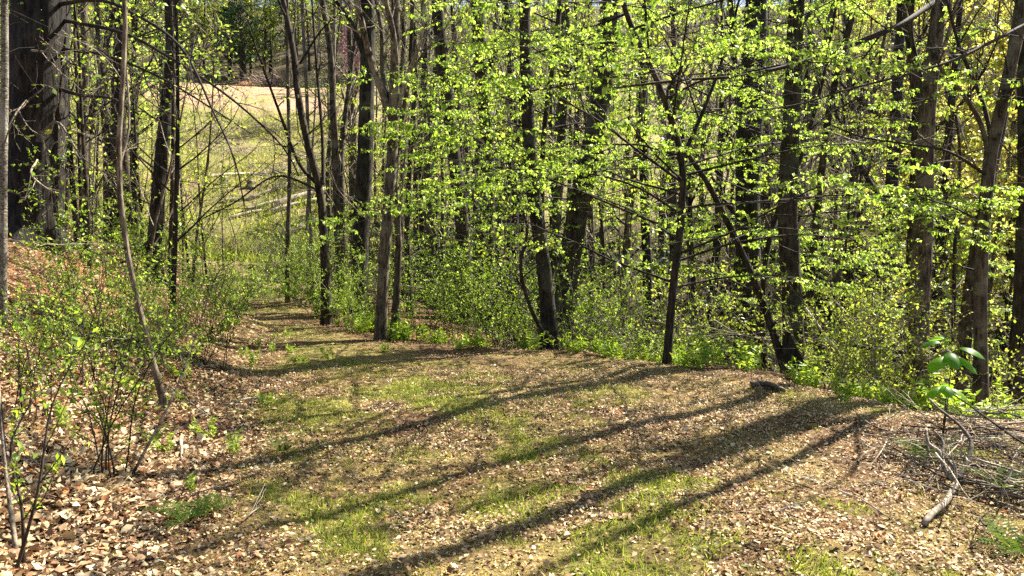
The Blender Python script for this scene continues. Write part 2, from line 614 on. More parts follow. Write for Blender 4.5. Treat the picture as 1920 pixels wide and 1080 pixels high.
def leaf_on(tw, m, size, sd=0.25, hang=0.3, t0=0.2):
    """m leaves on every twig polyline"""
    K, n, _ = tw.shape
    t = t0 + (1 - t0) * rng.random((K, m))
    f = t * (n - 1)
    i = np.minimum(f.astype(int), n - 2)
    kk = np.arange(K)[:, None]
    a, b = tw[kk, i], tw[kk, i + 1]
    pos = (a + (b - a) * (f - i)[..., None]).reshape(-1, 3)
    tan = nrm(b - a).reshape(-1, 3)
    N = len(pos)
    d = nrm(tan * 0.5 + rng.standard_normal((N, 3)) * 0.8 - Z3 * hang)
    nr = nrm(Z3 * 0.8 + rng.standard_normal((N, 3)) * 0.55)
    ln = size * np.exp(rng.normal(0, sd, N))
    return pos, d, nr, ln


# ------------------------------------------------------------------ ground
def mapped(n, lim, fine):
    s = np.linspace(-1, 1, n)
    k = 4.6
    return np.sinh(s * k) / np.sinh(k) * lim


gx = mapped(300, 320.0, 0.1)
gy = mapped(440, 420.0, 0.1) + 6.0
gy = gy[gy > -60]
GX, GY = np.meshgrid(gx, gy)
GZ = height(GX, GY)
xs, ys, zs = GX.ravel(), GY.ravel(), GZ.ravel()


def grass_mask(x, y):
    """0..1: where grass and weeds grow through the litter"""
    xl = np.interp(y, XL_Y, XL_X)
    onp = sstep(-0.3, 0.9, x - xl) * (1 - sstep(-1.2, 0.0, edge_sd(x, y)))
    n = fbm(x * 1.0 + y * 0.35, y, 0.85, 31)
    n2 = fbm(x, y, 2.7, 47)
    n3 = fbm(x, y, 8.0, 53)
    g = sstep(0.47, 0.62, n * 0.42 + n2 * 0.30 + n3 * 0.28)
    near = 1 - 0.5 * sstep(5.5, 9, y) * (1 - sstep(11, 16, y))
    lft = 0.75 * np.exp(-((x - xl - 0.1) / 0.55) ** 2) * sstep(5.0, 7.5, y)
    strip = 0.55 * np.exp(-((x - np.interp(y, [0, 4, 6, 8, 11], [0.4, -0.1, -0.55, -0.7, -2.3])) / 0.8) ** 2) * (1 - sstep(8, 12, y)) * sstep(0.35, 0.65, n2)
    rt = 0.35 * sstep(1.3, 2.2, x) * sstep(5.0, 6.0, y)
    return np.clip(onp * g * near * 1.0 + lft * sstep(0.3, 0.65, n2) + strip * onp - rt * 0.5, 0, 1)


def clearing_mask(x, y):
    u = x / np.maximum(y, 1)
    return sstep(30, 40, y) * (1 - sstep(80, 87, y)) * sstep(-0.62, -0.5, u) * (1 - sstep(-0.22, -0.12, u))


def ground_colour(x, y):
    n = fbm(x, y, 1.3, 3)[:, None]
    n2 = fbm(x, y, 0.35, 13)[:, None]
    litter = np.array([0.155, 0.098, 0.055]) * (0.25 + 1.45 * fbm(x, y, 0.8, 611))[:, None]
    soil = np.array([0.20, 0.105, 0.058])
    c = litter * (1 - 0.4 * sstep(0.5, 0.75, n2)) + soil * 0.4 * sstep(0.5, 0.75, n2)
    xl = np.interp(y, XL_Y, XL_X)
    dry = (sstep(-0.2, 0.8, x - xl) * (1 - sstep(-1.0, 0.2, edge_sd(x, y))) * sstep(0.35, 0.62, fbm(x, y, 1.1, 171)))[:, None] * 0.8
    c = c * (1 - dry) + np.array([0.25, 0.19, 0.08]) * (0.7 + 0.6 * n) * dry
    g = grass_mask(x, y)[:, None] * 0.75
    c = c * (1 - g) + np.array([0.19, 0.19, 0.05]) * g
    # far grass of the clearing, the tilled field above it, woods elsewhere with their shade in the colour
    cl = (clearing_mask(x, y) * (0.45 + 0.55 * fbm(x, y, 0.22, 77)))[:, None]
    br = sstep(0.45, 0.6, fbm(x, y, 0.16, 431))[:, None]
    c = c * (1 - cl) + (np.array([0.185, 0.19, 0.058]) * (1 - br) + np.array([0.20, 0.145, 0.085]) * br) * cl * (0.55 + 0.9 * fbm(x, y, 0.5, 401))[:, None]
    u = x / np.maximum(y, 1)
    fld = (sstep(82, 88, y) * (1 - sstep(117, 121, y)) * sstep(-0.52, -0.47, u) * (1 - sstep(-0.25, -0.21, u)))[:, None]
    top = np.clip(sstep(106, 111, y) + 0.45 * sstep(0.5, 0.7, fbm(x, y, 0.3, 301)), 0, 1)[:, None]
    fc = np.array([0.37, 0.245, 0.165]) * (0.8 + 0.4 * n) * (1 - top) + np.array([0.22, 0.27, 0.06]) * top
    c = c * (1 - fld) + fc * fld
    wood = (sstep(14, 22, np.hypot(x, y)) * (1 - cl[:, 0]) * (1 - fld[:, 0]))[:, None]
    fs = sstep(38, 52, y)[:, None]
    c = c * (1 - 0.85 * wood) + 0.85 * wood * (np.array([0.036, 0.031, 0.017]) * (1 - fs) + (np.array([0.27, 0.25, 0.115]) * (1 - sstep(112, 124, y)[:, None]) + np.array([0.085, 0.078, 0.045]) * sstep(112, 124, y)[:, None]) * fs) * (0.6 + 0.8 * n)  # deep shade painted into the ravine floor colour; far slope paler, as if sunlit
    # path out along the bank is grassy
    xl = np.interp(y, XL_Y, XL_X)
    pth = (sstep(0, 0.6, x - xl) * (1 - sstep(2.6, 3.6, x - xl)) * sstep(16, 24, y) * (1 - sstep(40, 55, y)))[:, None]
    c = c * (1 - 0.7 * pth) + 0.7 * pth * np.array([0.27, 0.24, 0.09])
    # raw red earth where the bank has slumped
    slump = np.exp(-(((x + 4.9) / 0.9) ** 2 + ((y - 8.3) / 1.6) ** 2)) + 0.8 * np.exp(-(((x + 5.6) / 0.8) ** 2 + ((y - 10.3) / 0.8) ** 2))
    slump = np.clip(0.75 * slump * (0.1 + 1.2 * fbm(x, y, 2.0, 61)), 0, 1)[:, None]
    c = c * (1 - slump) + np.array([0.42, 0.20, 0.105]) * slump
    return c


nxg, nyg = len(gx), len(gy)
ii = np.arange(nyg - 1)[:, None] * nxg + np.arange(nxg - 1)[None]
gf = np.stack([ii, ii + 1, ii + nxg + 1, ii + nxg], -1).reshape(-1, 4)
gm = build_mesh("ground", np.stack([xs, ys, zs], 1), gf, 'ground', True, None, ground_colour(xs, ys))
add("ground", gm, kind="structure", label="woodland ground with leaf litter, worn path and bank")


# ------------------------------------------------------------------ leaf litter and grass (uncountable)
def polar(n, r0, r1, a0=-50, a1=50, p=2.0):
    r = (r0 ** p + (r1 ** p - r0 ** p) * rng.random(n)) ** (1 / p)
    a = np.radians(a0 + (a1 - a0) * rng.random(n))
    return r * np.sin(a), r * np.cos(a)


def litter():
    g = Geo()
    for n, r0, r1, six in ((44000, 2.2, 7.0, True), (250000, 2.2, 9.0, False), (130000, 9.0, 16.0, False), (60000, 16.0, 42.0, False)):
        x, y = polar(n, r0, r1)
        gmk = grass_mask(x, y)
        xl = np.interp(y, XL_Y, XL_X)
        bank = sstep(-0.5, 0.4, xl - x)
        patch = fbm(x, y, 1.6, 91)
        keep = rng.random(n) < np.clip(0.35 + 0.5 * bank + 0.55 * sstep(0.35, 0.6, patch) - 0.55 * gmk, 0.06, 1)
        keep &= (edge_sd(x, y) < 2.0) | (rng.random(n) < 0.12)
        keep &= ~((clearing_mask(x, y) > 0.4) & (rng.random(n) < 0.75))
        x, y, bank = x[keep], y[keep], bank[keep]
        N = len(x)
        z = height(x, y) + 0.004 + 0.022 * rng.random(N) ** 2
        az = rng.random(N) * 6.283
        tilt = rng.normal(0, 0.36, N)
        d = np.stack([np.cos(az) * np.cos(tilt), np.sin(az) * np.cos(tilt), np.sin(tilt)], 1)
        nr = nrm(Z3 + rng.standard_normal((N, 3)) * 0.40)
        ln = (0.022 if six else 0.0175) * np.exp(np.clip(rng.normal(0, 0.42, N), -0.9, 0.75)) * (1 + 0.80 * bank)
        rv = np.clip(rng.beta(1.15, 1.75, N) + 0.08 * bank, 0, 0.95)
        rv = np.clip(rv + 0.55 * (fbm(x, y, 0.8, 611) - 0.5) + 0.3 * (fbm(x, y, 3.0, 617) - 0.5), 0, 0.95)
        rv[rng.random(N) < 0.035] = 1.0
        if r0 > 12:
            ln = ln * 2.0
        g.leaves(np.stack([x, y, z], 1), d, nr, ln, ln * rng.uniform(0.45, 0.85, N), rng.normal(0.08, 0.16, N), rng.normal(0, 0.5, N), rv, six)
    add("leaf_litter", g.mesh("leaf_litter", 'litter'), kind="stuff", label="dry tan and brown fallen leaves on the ground", category="leaf litter")


def grass():
    g = Geo()
    for n, r0, r1 in ((330000, 2.2, 9.5), (150000, 9.5, 30.0)):
        x, y = polar(n, r0, r1, p=1.6)
        gmk = grass_mask(x, y)
        xl = np.interp(y, XL_Y, XL_X)
        onp = sstep(-0.3, 0.6, x - xl) * (1 - sstep(-1.0, 0.1, edge_sd(x, y)))
        dry = onp * (0.06 + 0.30 * sstep(0.35, 0.62, fbm(x, y, 1.1, 171)))
        keep = rng.random(n) < gmk * 0.62 + dry
        x, y, gk = x[keep], y[keep], gmk[keep]
        N = len(x)
        z = height(x, y) - 0.004
        d = nrm(np.stack([rng.normal(0, 0.55, N), rng.normal(0, 0.55, N), np.ones(N)], 1))
        az = rng.random(N) * 6.283
        nr = np.stack([np.cos(az), np.sin(az), 0.2 * np.ones(N)], 1)
        ln = 0.023 * np.exp(np.clip(rng.normal(0, 0.5, N), -1, 0.9)) * (0.7 + 0.7 * gk)
        rv = np.clip(rng.beta(2, 2.6, N) + 0.75 * np.clip(1 - 2 * gk, 0, 1) * rng.random(N), 0, 1)
        d = nrm(d * np.stack([np.ones(N), np.ones(N), np.where(rv > 0.7, 0.35, 1.0)], 1))
        g.leaves(np.stack([x, y, z], 1), d, nr, ln, 0.0055 + 0.006 * (r0 > 9), 0.1, rng.normal(0.3, 0.4, N), rv)
    add("grass", g.mesh("grass", 'grass'), kind="stuff", label="short sparse green grass growing through the litter", category="grass")
    g = Geo()
    x, y = polar(60000, 2.2, 14.0, p=1.7)
    gmk = grass_mask(x, y)
    cl = fbm(x, y, 3.1, 141)
    keep = rng.random(len(x)) < gmk * sstep(0.45, 0.7, cl) * 0.8 + 0.02 * sstep(0.5, 0.6, cl)
    x, y = x[keep], y[keep]
    N = len(x)
    az = rng.random(N) * 6.283
    d = nrm(np.stack([np.cos(az), np.sin(az), rng.normal(0.3, 0.3, N)], 1))
    g.leaves(np.stack([x, y, height(x, y) + rng.uniform(0.005, 0.04, N)], 1), d, nrm(Z3 + rng.standard_normal((N, 3)) * 0.35),
             0.022 * np.exp(rng.normal(0, 0.3, N)), 0.017, 0.1)
    add("low_weeds", g.mesh("low_weeds", 'clover'), kind="stuff", label="low broad-leaved green weeds among the grass", category="weeds")


litter()
grass()
g = Geo()
y = 30 + 52 * rng.random(34000) ** 1.2
x = y * rng.uniform(-0.60, -0.12, len(y))
k = (clearing_mask(x, y) > 0.2) & (fbm(x, y, 0.35, 211) + 0.3 * fbm(x, y, 1.5, 223) > 0.60)
x, y = x[k], y[k]
N = len(x)
d = nrm(np.stack([rng.normal(0, 0.5, N), rng.normal(0, 0.5, N), np.ones(N)], 1))
az = rng.random(N) * 6.283
g.leaves(np.stack([x, y, height(x, y) - 0.03], 1), d, np.stack([np.cos(az), np.sin(az), 0 * az], 1), 0.30 * np.exp(rng.normal(0, 0.4, N)), 0.09, 0.1, 0.3, np.clip(rng.beta(2, 2, N) + 0.5 * (fbm(x, y, 0.2, 233) - 0.5), 0, 1))
add("clearing_grass", g.mesh("clearing_grass", 'grass'), kind="stuff", label="rough tufted grass and weeds over the far clearing", category="grass")


# ------------------------------------------------------------------ trees
def crown_levels(pp, pr, m1, t0, t1, ang1, L1, up1, m2, L2, m3, L3, n1=7, flat=0.0, up2=0.3, droop3=0.0, rmin=0.0035, wig=0.10, r1=0.45, lenprof=None):
    """three orders of branches on one trunk polyline; returns arrays in parent-major order"""
    p1, d1, rr1, tt = sprout(pp[None], pr[None], m1, t0, t1, ang1, 9)
    rel = (tt - t0) / max(t1 - t0, 1e-6)
    prof = (1 - 0.62 * rel) if lenprof is None else lenprof(rel)
    l1 = L1 * prof * np.exp(rng.normal(0, 0.22, m1))
    b1 = shoots(p1, d1, l1, n1, up1, wig)
    q1 = taper(np.minimum(rr1 * r1, 0.022 * l1 + 0.006), n1, 0.22)
    p2, d2, rr2, t2 = sprout(b1, q1, m2, 0.18, 0.97, 48, 12, flat)
    l2 = np.repeat(l1, m2) * L2 * (1.15 - 0.7 * t2) * np.exp(rng.normal(0, 0.25, len(t2)))
    b2 = shoots(p2, d2, l2, 5, up2, wig * 1.1)
    q2 = np.maximum(taper(rr2 * 0.6, 5, 0.3), rmin)
    p3, d3, rr3, t3 = sprout(b2, q2, m3, 0.15, 1.0, 45, 14, flat)
    l3 = np.repeat(l2, m3) * L3 * (1.2 - 0.6 * t3) * np.exp(rng.normal(0, 0.3, len(t3)))
    b3 = shoots(p3, d3, l3, 4, up2 - droop3, wig * 1.2)
    q3 = np.maximum(taper(rr3 * 0.55, 4, 0.4), rmin * 0.7)
    return (b1, q1), (b2, q2), (b3, q3)


def flare(pp, pr, amount=0.45, hgt=0.35):
    z = pp[:, 2] - pp[0, 2]
    return pr * (1 + amount * np.exp(-z / hgt))


def hero(name, label, D, path, w, top, bark='bark_brown', twig='twig_dark', m1=11, crown=2.6, leafm=0, leaf='leaf_bud', leafsize=0.035,
         limbs=(), low=0, sides=12, group=None, t0=0.35, rough=0.045, base=None, cat="tree", m2=3, m3=3, up1=0.5, flarea=0.4, ang1=48, lean=0.0):
    """a tree whose lower trunk follows picture points at depth D and which goes on up to `top` metres"""
    pts = [at(px, py, D) for px, py in path]
    b = pts[0].copy()
    b[2] = hz(b[0], b[1]) - 0.08
    if pts[0][2] - b[2] > 0.3:
        pts = [b] + pts
    else:
        pts[0] = b
    n_in = len(pts)
    last = pts[-1]
    dirv = nrm(pts[-1] - pts[-2])
    dirv = nrm(dirv * 0.6 + Z3 * 0.6 + np.array([0, lean, 0]))
    while pts[-1][2] < b[2] + top:
        dirv = nrm(dirv + rng.normal(0, 0.07, 3) + Z3 * 0.12)
        pts.append(pts[-1] + dirv * min(2.2, max(top * 0.18, 0.6)))
    pts = np.array(pts)
    n = max(20, int(top * 2.4))
    pp = curve(pts, n)
    hh = (pp[:, 2] - b[2])
    r0, r1 = w[0] * D / F / 2, w[1] * D / F / 2
    hf = max(last[2] - b[2], 0.5)
    pr = np.where(hh < hf, r0 + (r1 - r0) * hh / hf, r1 * np.clip(1 - 0.93 * (hh - hf) / max(top - hf, 0.1), 0.05, 1))
    pr = flare(pp, pr, flarea)
    m1 = max(4, int(m1 * 0.6))
    t = thing(name, label, cat, tuple(b), group)
    g = Geo()
    big = w[0] * D / F > 0.20
    if sides == 12 and big:
        sides = 18
    if big:
        k = np.linspace(0, len(pp) - 1, len(pp) * 3)
        p3 = np.stack([np.interp(k, np.arange(len(pp)), pp[:, j]) for j in range(3)], 1)
        g.tubes(p3, np.interp(k, np.arange(len(pp)), pr), sides, rough * 0.5, ridge=0.13, roots=0.5)
    else:
        g.tubes(pp, pr, sides, rough)
    add("trunk", g.mesh("trunk", bark, b, True), t)
    L1, L2, L3 = crown_levels(pp, pr, m1, t0, 0.97, ang1, crown, up1, m2, 0.5, m3, 0.5, rmin=0.0026)
    tw = [L3[0]]
    for k in range(m1):
        g = Geo()
        g.tubes(L1[0][k:k + 1], L1[1][k:k + 1], 6)
        g.tubes(L2[0][k * m2:(k + 1) * m2], L2[1][k * m2:(k + 1) * m2], 4)
        br = add("branch", g.mesh("branch", twig, b, True), t)
        g = Geo()
        g.tubes(L3[0][k * m2 * m3:(k + 1) * m2 * m3], L3[1][k * m2 * m3:(k + 1) * m2 * m3], 3)
        add("twigs", g.mesh("twigs", twig, b, True), br)
    if low:
        p1, d1, rr, tt = sprout(pp[None], pr[None], low, 0.06, t0 + 0.08, 62, 14)
        l1 = crown * rng.uniform(0.2, 0.55, low)
        b1 = shoots(p1, d1, l1, 6, 0.25, 0.16)
        q1 = taper(np.clip(rr * 0.22, 0.004, 0.012), 6, 0.3)
        p2, d2, r2, t2 = sprout(b1, q1, 5, 0.2, 1, 45, 15)
        b2 = shoots(p2, d2, np.repeat(l1, 5) * 0.45 * rng.uniform(0.5, 1.2, low * 5), 4, 0.2, 0.16)
        q2 = np.maximum(taper(r2 * 0.6, 4, 0.4), 0.0022)
        tw.append(b2)
        for k in range(low):
            g = Geo()
            g.tubes(b1[k:k + 1], q1[k:k + 1], 5)
            g.tubes(b2[k * 5:k * 5 + 5], q2[k * 5:k * 5 + 5], 3)
            add("branch", g.mesh("branch", twig, b, True), t)
    for lb in limbs:
        lw = lb['w']
        dd = lb.get('d', 0.0)
        lp = np.array([at(q[0], q[1], D + (q[2] if len(q) > 2 else 0.0)) for q in lb['path']])
        if lb.get('ext', 0) > 0:
            dv = nrm(lp[-1] - lp[-2])
            for _ in range(4):
                dv = nrm(dv + Z3 * lb.get('up', 0.25) + rng.normal(0, 0.08, 3))
                lp = np.concatenate([lp, [lp[-1] + dv * lb['ext'] / 4]])
        nn = max(10, len(lp) * 4)
        c = curve(lp, nn)
        rr = np.linspace(lw[0], lw[1], nn) * D / F / 2
        if lb.get('ext', 0) > 0:
            rr = rr * np.linspace(1, 0.55, nn)
        g = Geo()
        g.tubes(c, rr, 8 if lw[0] > 9 else 6, 0.03)
        mm = lb.get('tw', 8)
        if mm:
            p2, d2, r2, t2 = sprout(c[None], rr[None], mm, lb.get('t0', 0.2), 1.0, 42, 14, lb.get('flat', 0.0))
            ll = lb.get('tl', 0.7) * rng.uniform(0.5, 1.25, mm) * (1.15 - 0.6 * t2)
            b2 = shoots(p2, d2, ll, 6, lb.get('tup', 0.1), 0.13)
            q2 = np.maximum(taper(np.minimum(r2 * 0.5, 0.012), 6, 0.3), 0.0025)
            p3, d3, r3, t3 = sprout(b2, q2, 5, 0.2, 1.0, 42, 15, lb.get('flat', 0.0))
            b3 = shoots(p3, d3, np.repeat(ll, 5) * 0.45 * rng.uniform(0.5, 1.2, mm * 5), 4, lb.get('tup', 0.1), 0.14)
            q3 = np.maximum(taper(r3 * 0.6, 4, 0.5), 0.0018)
            tw.append(b3)
        lo = add("limb", g.mesh("limb", lb.get('mat', bark if lw[0] > 9 else twig), b, True), t)
        if mm:
            g = Geo()
            g.tubes(b2, q2, 4); g.tubes(b3, q3, 3)
            add("twigs", g.mesh("twigs", lb.get('mat', twig), b, True), lo)
    if leafm > 0:
        leafm = min(leafm, 0.5)
        g = Geo()
        for k, a in enumerate(tw):
            mlf = leafm if k == 0 else max(1, int(leafm))
            if leafm < 1:
                a = a[rng.random(len(a)) < leafm]
                mlf = 2
            if len(a):
                pos, d, nr, ln = leaf_on(a, int(mlf), leafsize, 0.3, 0.25)
                g.leaves(pos, d, nr, ln, ln * 0.6, 0.12)
        if g.n:
            add("crown", g.mesh("crown", leaf, b), t)
    return t


def beech(name, label, D, path, w, top, stems=(), nb=46, blen=2.4, leafsize=0.055, leaves=7, t0=0.12, seedlow=1.0, mat='leaf_beech', zmax=None):
    """understorey tree with long level sprays of fresh leaves"""
    pts = [at(px, py, D) for px, py in path]
    b = pts[0].copy(); b[2] = hz(b[0], b[1]) - 0.06
    pts[0] = b
    dirv = nrm(pts[-1] - pts[-2])
    while pts[-1][2] < b[2] + top:
        dirv = nrm(dirv + rng.normal(0, 0.06, 3) + Z3 * 0.2)
        pts.append(pts[-1] + dirv * 0.7)
    pp = curve(np.array(pts), 34)
    hh = (pp[:, 2] - b[2]) / top
    pr = flare(pp, (w[0] + (w[1] - w[0]) * np.clip(hh, 0, 1)) * D / F / 2, 0.3, 0.2)
    t = thing(name, label, "tree", tuple(b))
    g = Geo(); g.tubes(pp, pr, 10, 0.03)
    add("trunk", g.mesh("trunk", 'bark_brown', b, True), t)
    axes = [(pp, pr, nb)]
    for st in stems:
        c = curve(np.array([at(q[0], q[1], D + q[2]) for q in st['path']]), 18)
        if st.get('ground'):
            c[0][2] = hz(c[0][0], c[0][1]) - 0.05
        rr = np.linspace(st['w'][0], st['w'][1], 18) * D / F / 2
        g = Geo(); g.tubes(c, rr, 8, 0.03)
        add("limb", g.mesh("limb", 'bark_brown', b, True), t)
        axes.append((c, rr, st.get('nb', 10)))
    leafg = Geo()
    for pp, pr, m in axes:
        if not m:
            continue
        p1, d1, rr, tt = sprout(pp[None], pr[None], m, t0, 0.99, 72, 8)
        d1[:, 2] = d1[:, 2] * 0.35 + 0.12
        l1 = blen * (0.55 + 0.75 * np.sin(np.pi * np.clip(tt * 0.85 + 0.12, 0, 1))) * np.exp(rng.normal(0, 0.22, m))
        b1 = shoots(p1, d1, l1, 9, -0.16, 0.055)
        q1 = taper(np.clip(rr * 0.5, 0.005, 0.016), 9, 0.2)
        m2, m3 = 10, 4
        p2, d2, r2, t2 = sprout(b1, q1, m2, 0.30, 0.99, 50, 9, 0.95)
        l2 = np.repeat(l1, m2) * 0.36 * (1.2 - 0.75 * t2) * np.exp(rng.normal(0, 0.25, m * m2))
        d2[:, 2] *= 0.5
        d2[:, 2] *= 0.5
        b2 = shoots(p2, d2, l2, 5, -0.18, 0.05)
        q2 = np.maximum(taper(r2 * 0.5, 5, 0.4), 0.0020)
        p3, d3, r3, t3 = sprout(b2, q2, m3, 0.2, 1.0, 45, 12, 0.9)
        l3 = np.repeat(l2, m3) * 0.5 * np.exp(rng.normal(0, 0.25, m * m2 * m3))
        d3[:, 2] *= 0.35
        b3 = shoots(p3, d3, l3, 4, -0.2, 0.06)
        q3 = np.maximum(taper(r3 * 0.6, 4, 0.5), 0.0014)
        for k in range(m):
            g = Geo()
            g.tubes(b1[k:k + 1], q1[k:k + 1], 5)
            g.tubes(b2[k * m2:(k + 1) * m2], q2[k * m2:(k + 1) * m2], 3)
            g.tubes(b3[k * m2 * m3:(k + 1) * m2 * m3], q3[k * m2 * m3:(k + 1) * m2 * m3], 3)
            add("branch", g.mesh("branch", 'twig_dark', b, True), t)
        keep2 = rng.random(len(b3)) < 0.8
        for arr, lm in ((b3[keep2], leaves), (b2, max(2, leaves // 2))):
            pos, d, nr, ln = leaf_on(arr, lm, leafsize, 0.32, 0.65, 0.35)
            nr = nrm(nr + Z3 * 0.3)
            leafg.leaves(pos, d, nr, ln, ln * 0.58, rng.normal(0.10, 0.08, len(pos)), 0.3)
    add("crown", leafg.mesh("crown", mat, b), t)
    return t


# ---- the trees that can be told apart, front to back
hero("tree", "massive dark shaggy-barked trunk on the bank, the widest tree of all", 10.2,
     [(62, 400), (64, 300), (70, 150), (77, 0)], (96, 92), 19, 'bark_shaggy', 'twig_dark', 14, 4.2, 0.25, 'leaf_bud', 0.05, t0=0.3, low=22, sides=40, rough=0.07, flarea=0.12,
     limbs=[dict(path=[(118, 38, 0), (230, 62, -0.6), (330, 115, -1.0), (440, 190, -1.2), (530, 275, -1.3), (560, 330, -1.3)], w=(8, 2.5), tw=14, tl=0.9, tup=-0.2),
            dict(path=[(115, 92, 0), (200, 105, -0.5), (300, 145, -0.9), (400, 205, -1.1), (470, 250, -1.2)], w=(7, 2), tw=12, tl=0.8, tup=-0.2),
            dict(path=[(105, 165, 0), (150, 178, -0.4), (210, 185, -0.6), (260, 215, -0.8)], w=(9, 3), tw=6, tl=0.5, tup=-0.2),
            dict(path=[(100, 10, 0), (180, 0, -0.5), (250, 25, -1.0), (340, 90, -1.4), (400, 210, -1.5), (440, 300, -1.5), (458, 385, -1.5)], w=(8, 2), tw=12, tl=0.8, tup=-0.3),
            dict(path=[(60, 95, -0.4), (90, 98, -0.7), (125, 104, -0.9)], w=(5, 2), tw=6, tl=0.5, mat='twig_grey'),
            dict(path=[(50, 190, -0.4), (28, 215, -0.8), (14, 240, -1.0)], w=(6, 2), tw=6, tl=0.5, mat='twig_grey'),
            dict(path=[(80, 250, -0.5), (110, 230, -0.8), (150, 290, -1.0), (200, 330, -1.2)], w=(5, 1.5), tw=10, tl=0.7, mat='twig_grey'),
            dict(path=[(70, 300, -0.5), (60, 330, -0.9), (120, 370, -1.1), (180, 372, -1.2)], w=(4, 1.5), tw=10, tl=0.6, mat='twig_grey')])
hero("tree", "slim pale lichen-spotted trunk standing on the slumped bank, first tree of the picture", 6.6, [(4, 620), (6, 400), (8, 200), (8, 0)], (14, 12), 8, 'bark_pale', 'twig_grey', 8, 1.5, 1, low=3, t0=0.5)
hero("tree", "thin pale grey sapling leaning over the green shrubs of the bank", 6.4, [(314, 775), (272, 620), (243, 500), (222, 330), (228, 190), (234, 0)], (11.5, 8), 7.5, 'bark_light', 'twig_grey', 10, 1.6, 1, 'leaf_bud', 0.04, low=5, t0=0.4,
     limbs=[dict(path=[(224, 310, 0), (242, 230, 0.1), (234, 90, 0.2), (232, 0, 0.2)], w=(5, 3), tw=6, tl=0.5, ext=1.2)])
hero("tree", "dark crooked trunk rising from the green bank behind the pale sapling", 12.5, [(288, 480), (300, 330), (312, 200), (322, 100), (318, 0)], (27, 20), 14, 'bark_dark', 'twig_dark', 11, 2.6, 1, 'leaf_bud', 0.045, low=6, t0=0.25,
     limbs=[dict(path=[(292, 440, 0), (262, 470, -0.2), (225, 495, -0.4)], w=(10, 4), tw=3)])
hero("tree", "slender grey trunk beside the massive shaggy tree on the bank", 14.0, [(158, 420), (158, 260), (160, 120), (158, 0)], (15, 12), 12, 'bark_grey', 'twig_grey', 10, 2.2, 1, 'leaf_bud', 0.04, low=6)
hero("tree", "forked grey trunk between the massive shaggy tree and the pale sapling", 16.0, [(158, 400), (165, 250), (190, 150), (205, 60), (215, 0)], (17, 12), 12, 'bark_grey', 'twig_grey', 10, 2.2, 1, 'leaf_bud', 0.04, low=5)
hero("tree", "straight brown trunk close behind the thin pale sapling", 15.0, [(222, 420), (220, 250), (224, 100), (226, 0)], (26, 20), 15, 'bark_brown', 'twig_dark', 10, 2.6, 1, 'leaf_bud', 0.045, low=5)
hero("tree", "crooked thin tree arching to a fork beside the grassy clearing", 13.5, [(612, 575), (606, 420), (596, 340), (572, 250), (556, 160), (548, 80), (530, 0)], (19, 9), 9, 'bark_brown', 'twig_dark', 9, 1.8, 1, 'leaf_bud', 0.035, low=5, t0=0.35,
     limbs=[dict(path=[(600, 350, 0), (560, 305, 0), (520, 200, -0.2), (480, 90, -0.4), (470, 60, -0.4)], w=(8, 3), tw=10, tl=0.7),
            dict(path=[(606, 345, 0), (604, 250, 0.2), (594, 130, 0.3), (585, 0, 0.4)], w=(8, 5), tw=8, tl=0.6, ext=1.5),
            dict(path=[(562, 120, 0), (600, 60, 0), (640, 20, 0)], w=(5, 3), tw=5, tl=0.5, ext=0.8),
            dict(path=[(604, 360, 0), (520, 330, -0.4), (440, 380, -0.8), (380, 410, -1.0)], w=(5, 2), tw=8, tl=0.6)])
hero("tree", "thin straight sapling with grey bark in front of the felled logs", 17.0, [(538, 485), (543, 330), (540, 160), (538, 0)], (8, 6), 8, 'bark_grey', 'twig_grey', 8, 1.3, 1, 'leaf_bud', 0.03, low=5)
hero("tree", "pair-stemmed slim grey sapling where the path meets the woods", 17.5, [(584, 485), (580, 380), (576, 200), (566, 0)], (8, 6), 8, 'bark_pale', 'twig_grey', 8, 1.3, 1, 'leaf_bud', 0.03, low=5,
     limbs=[dict(path=[(578, 480, 0.2), (576, 400, 0.2), (588, 250, 0.2), (596, 100, 0.2)], w=(7, 4), tw=6, tl=0.5, ext=1.5)])
hero("tree", "tall grey trunk just behind the crooked forked thin tree", 17.0, [(640, 545), (632, 400), (625, 200), (618, 80), (604, 0)], (15, 11), 15, 'bark_grey', 'twig_grey', 11, 2.4, 1, 'leaf_bud', 0.035, low=6,
     limbs=[dict(path=[(626, 230, 0), (626, 120, 0.3), (628, 0, 0.4)], w=(9, 6), tw=6, tl=0.6, ext=3)])
hero("tree", "dark straight trunk behind the pale many-forked tree by the path", 15.0, [(672, 590), (676, 450), (684, 300), (688, 130), (690, 0)], (32, 26), 18, 'bark_dark', 'twig_dark', 13, 3.2, 0.5, 'leaf_bud', 0.035, low=5,
     limbs=[dict(path=[(684, 110, 0), (660, 45, -0.3), (630, 0, -0.5)], w=(10, 7), tw=8, tl=0.8, ext=2.5)])
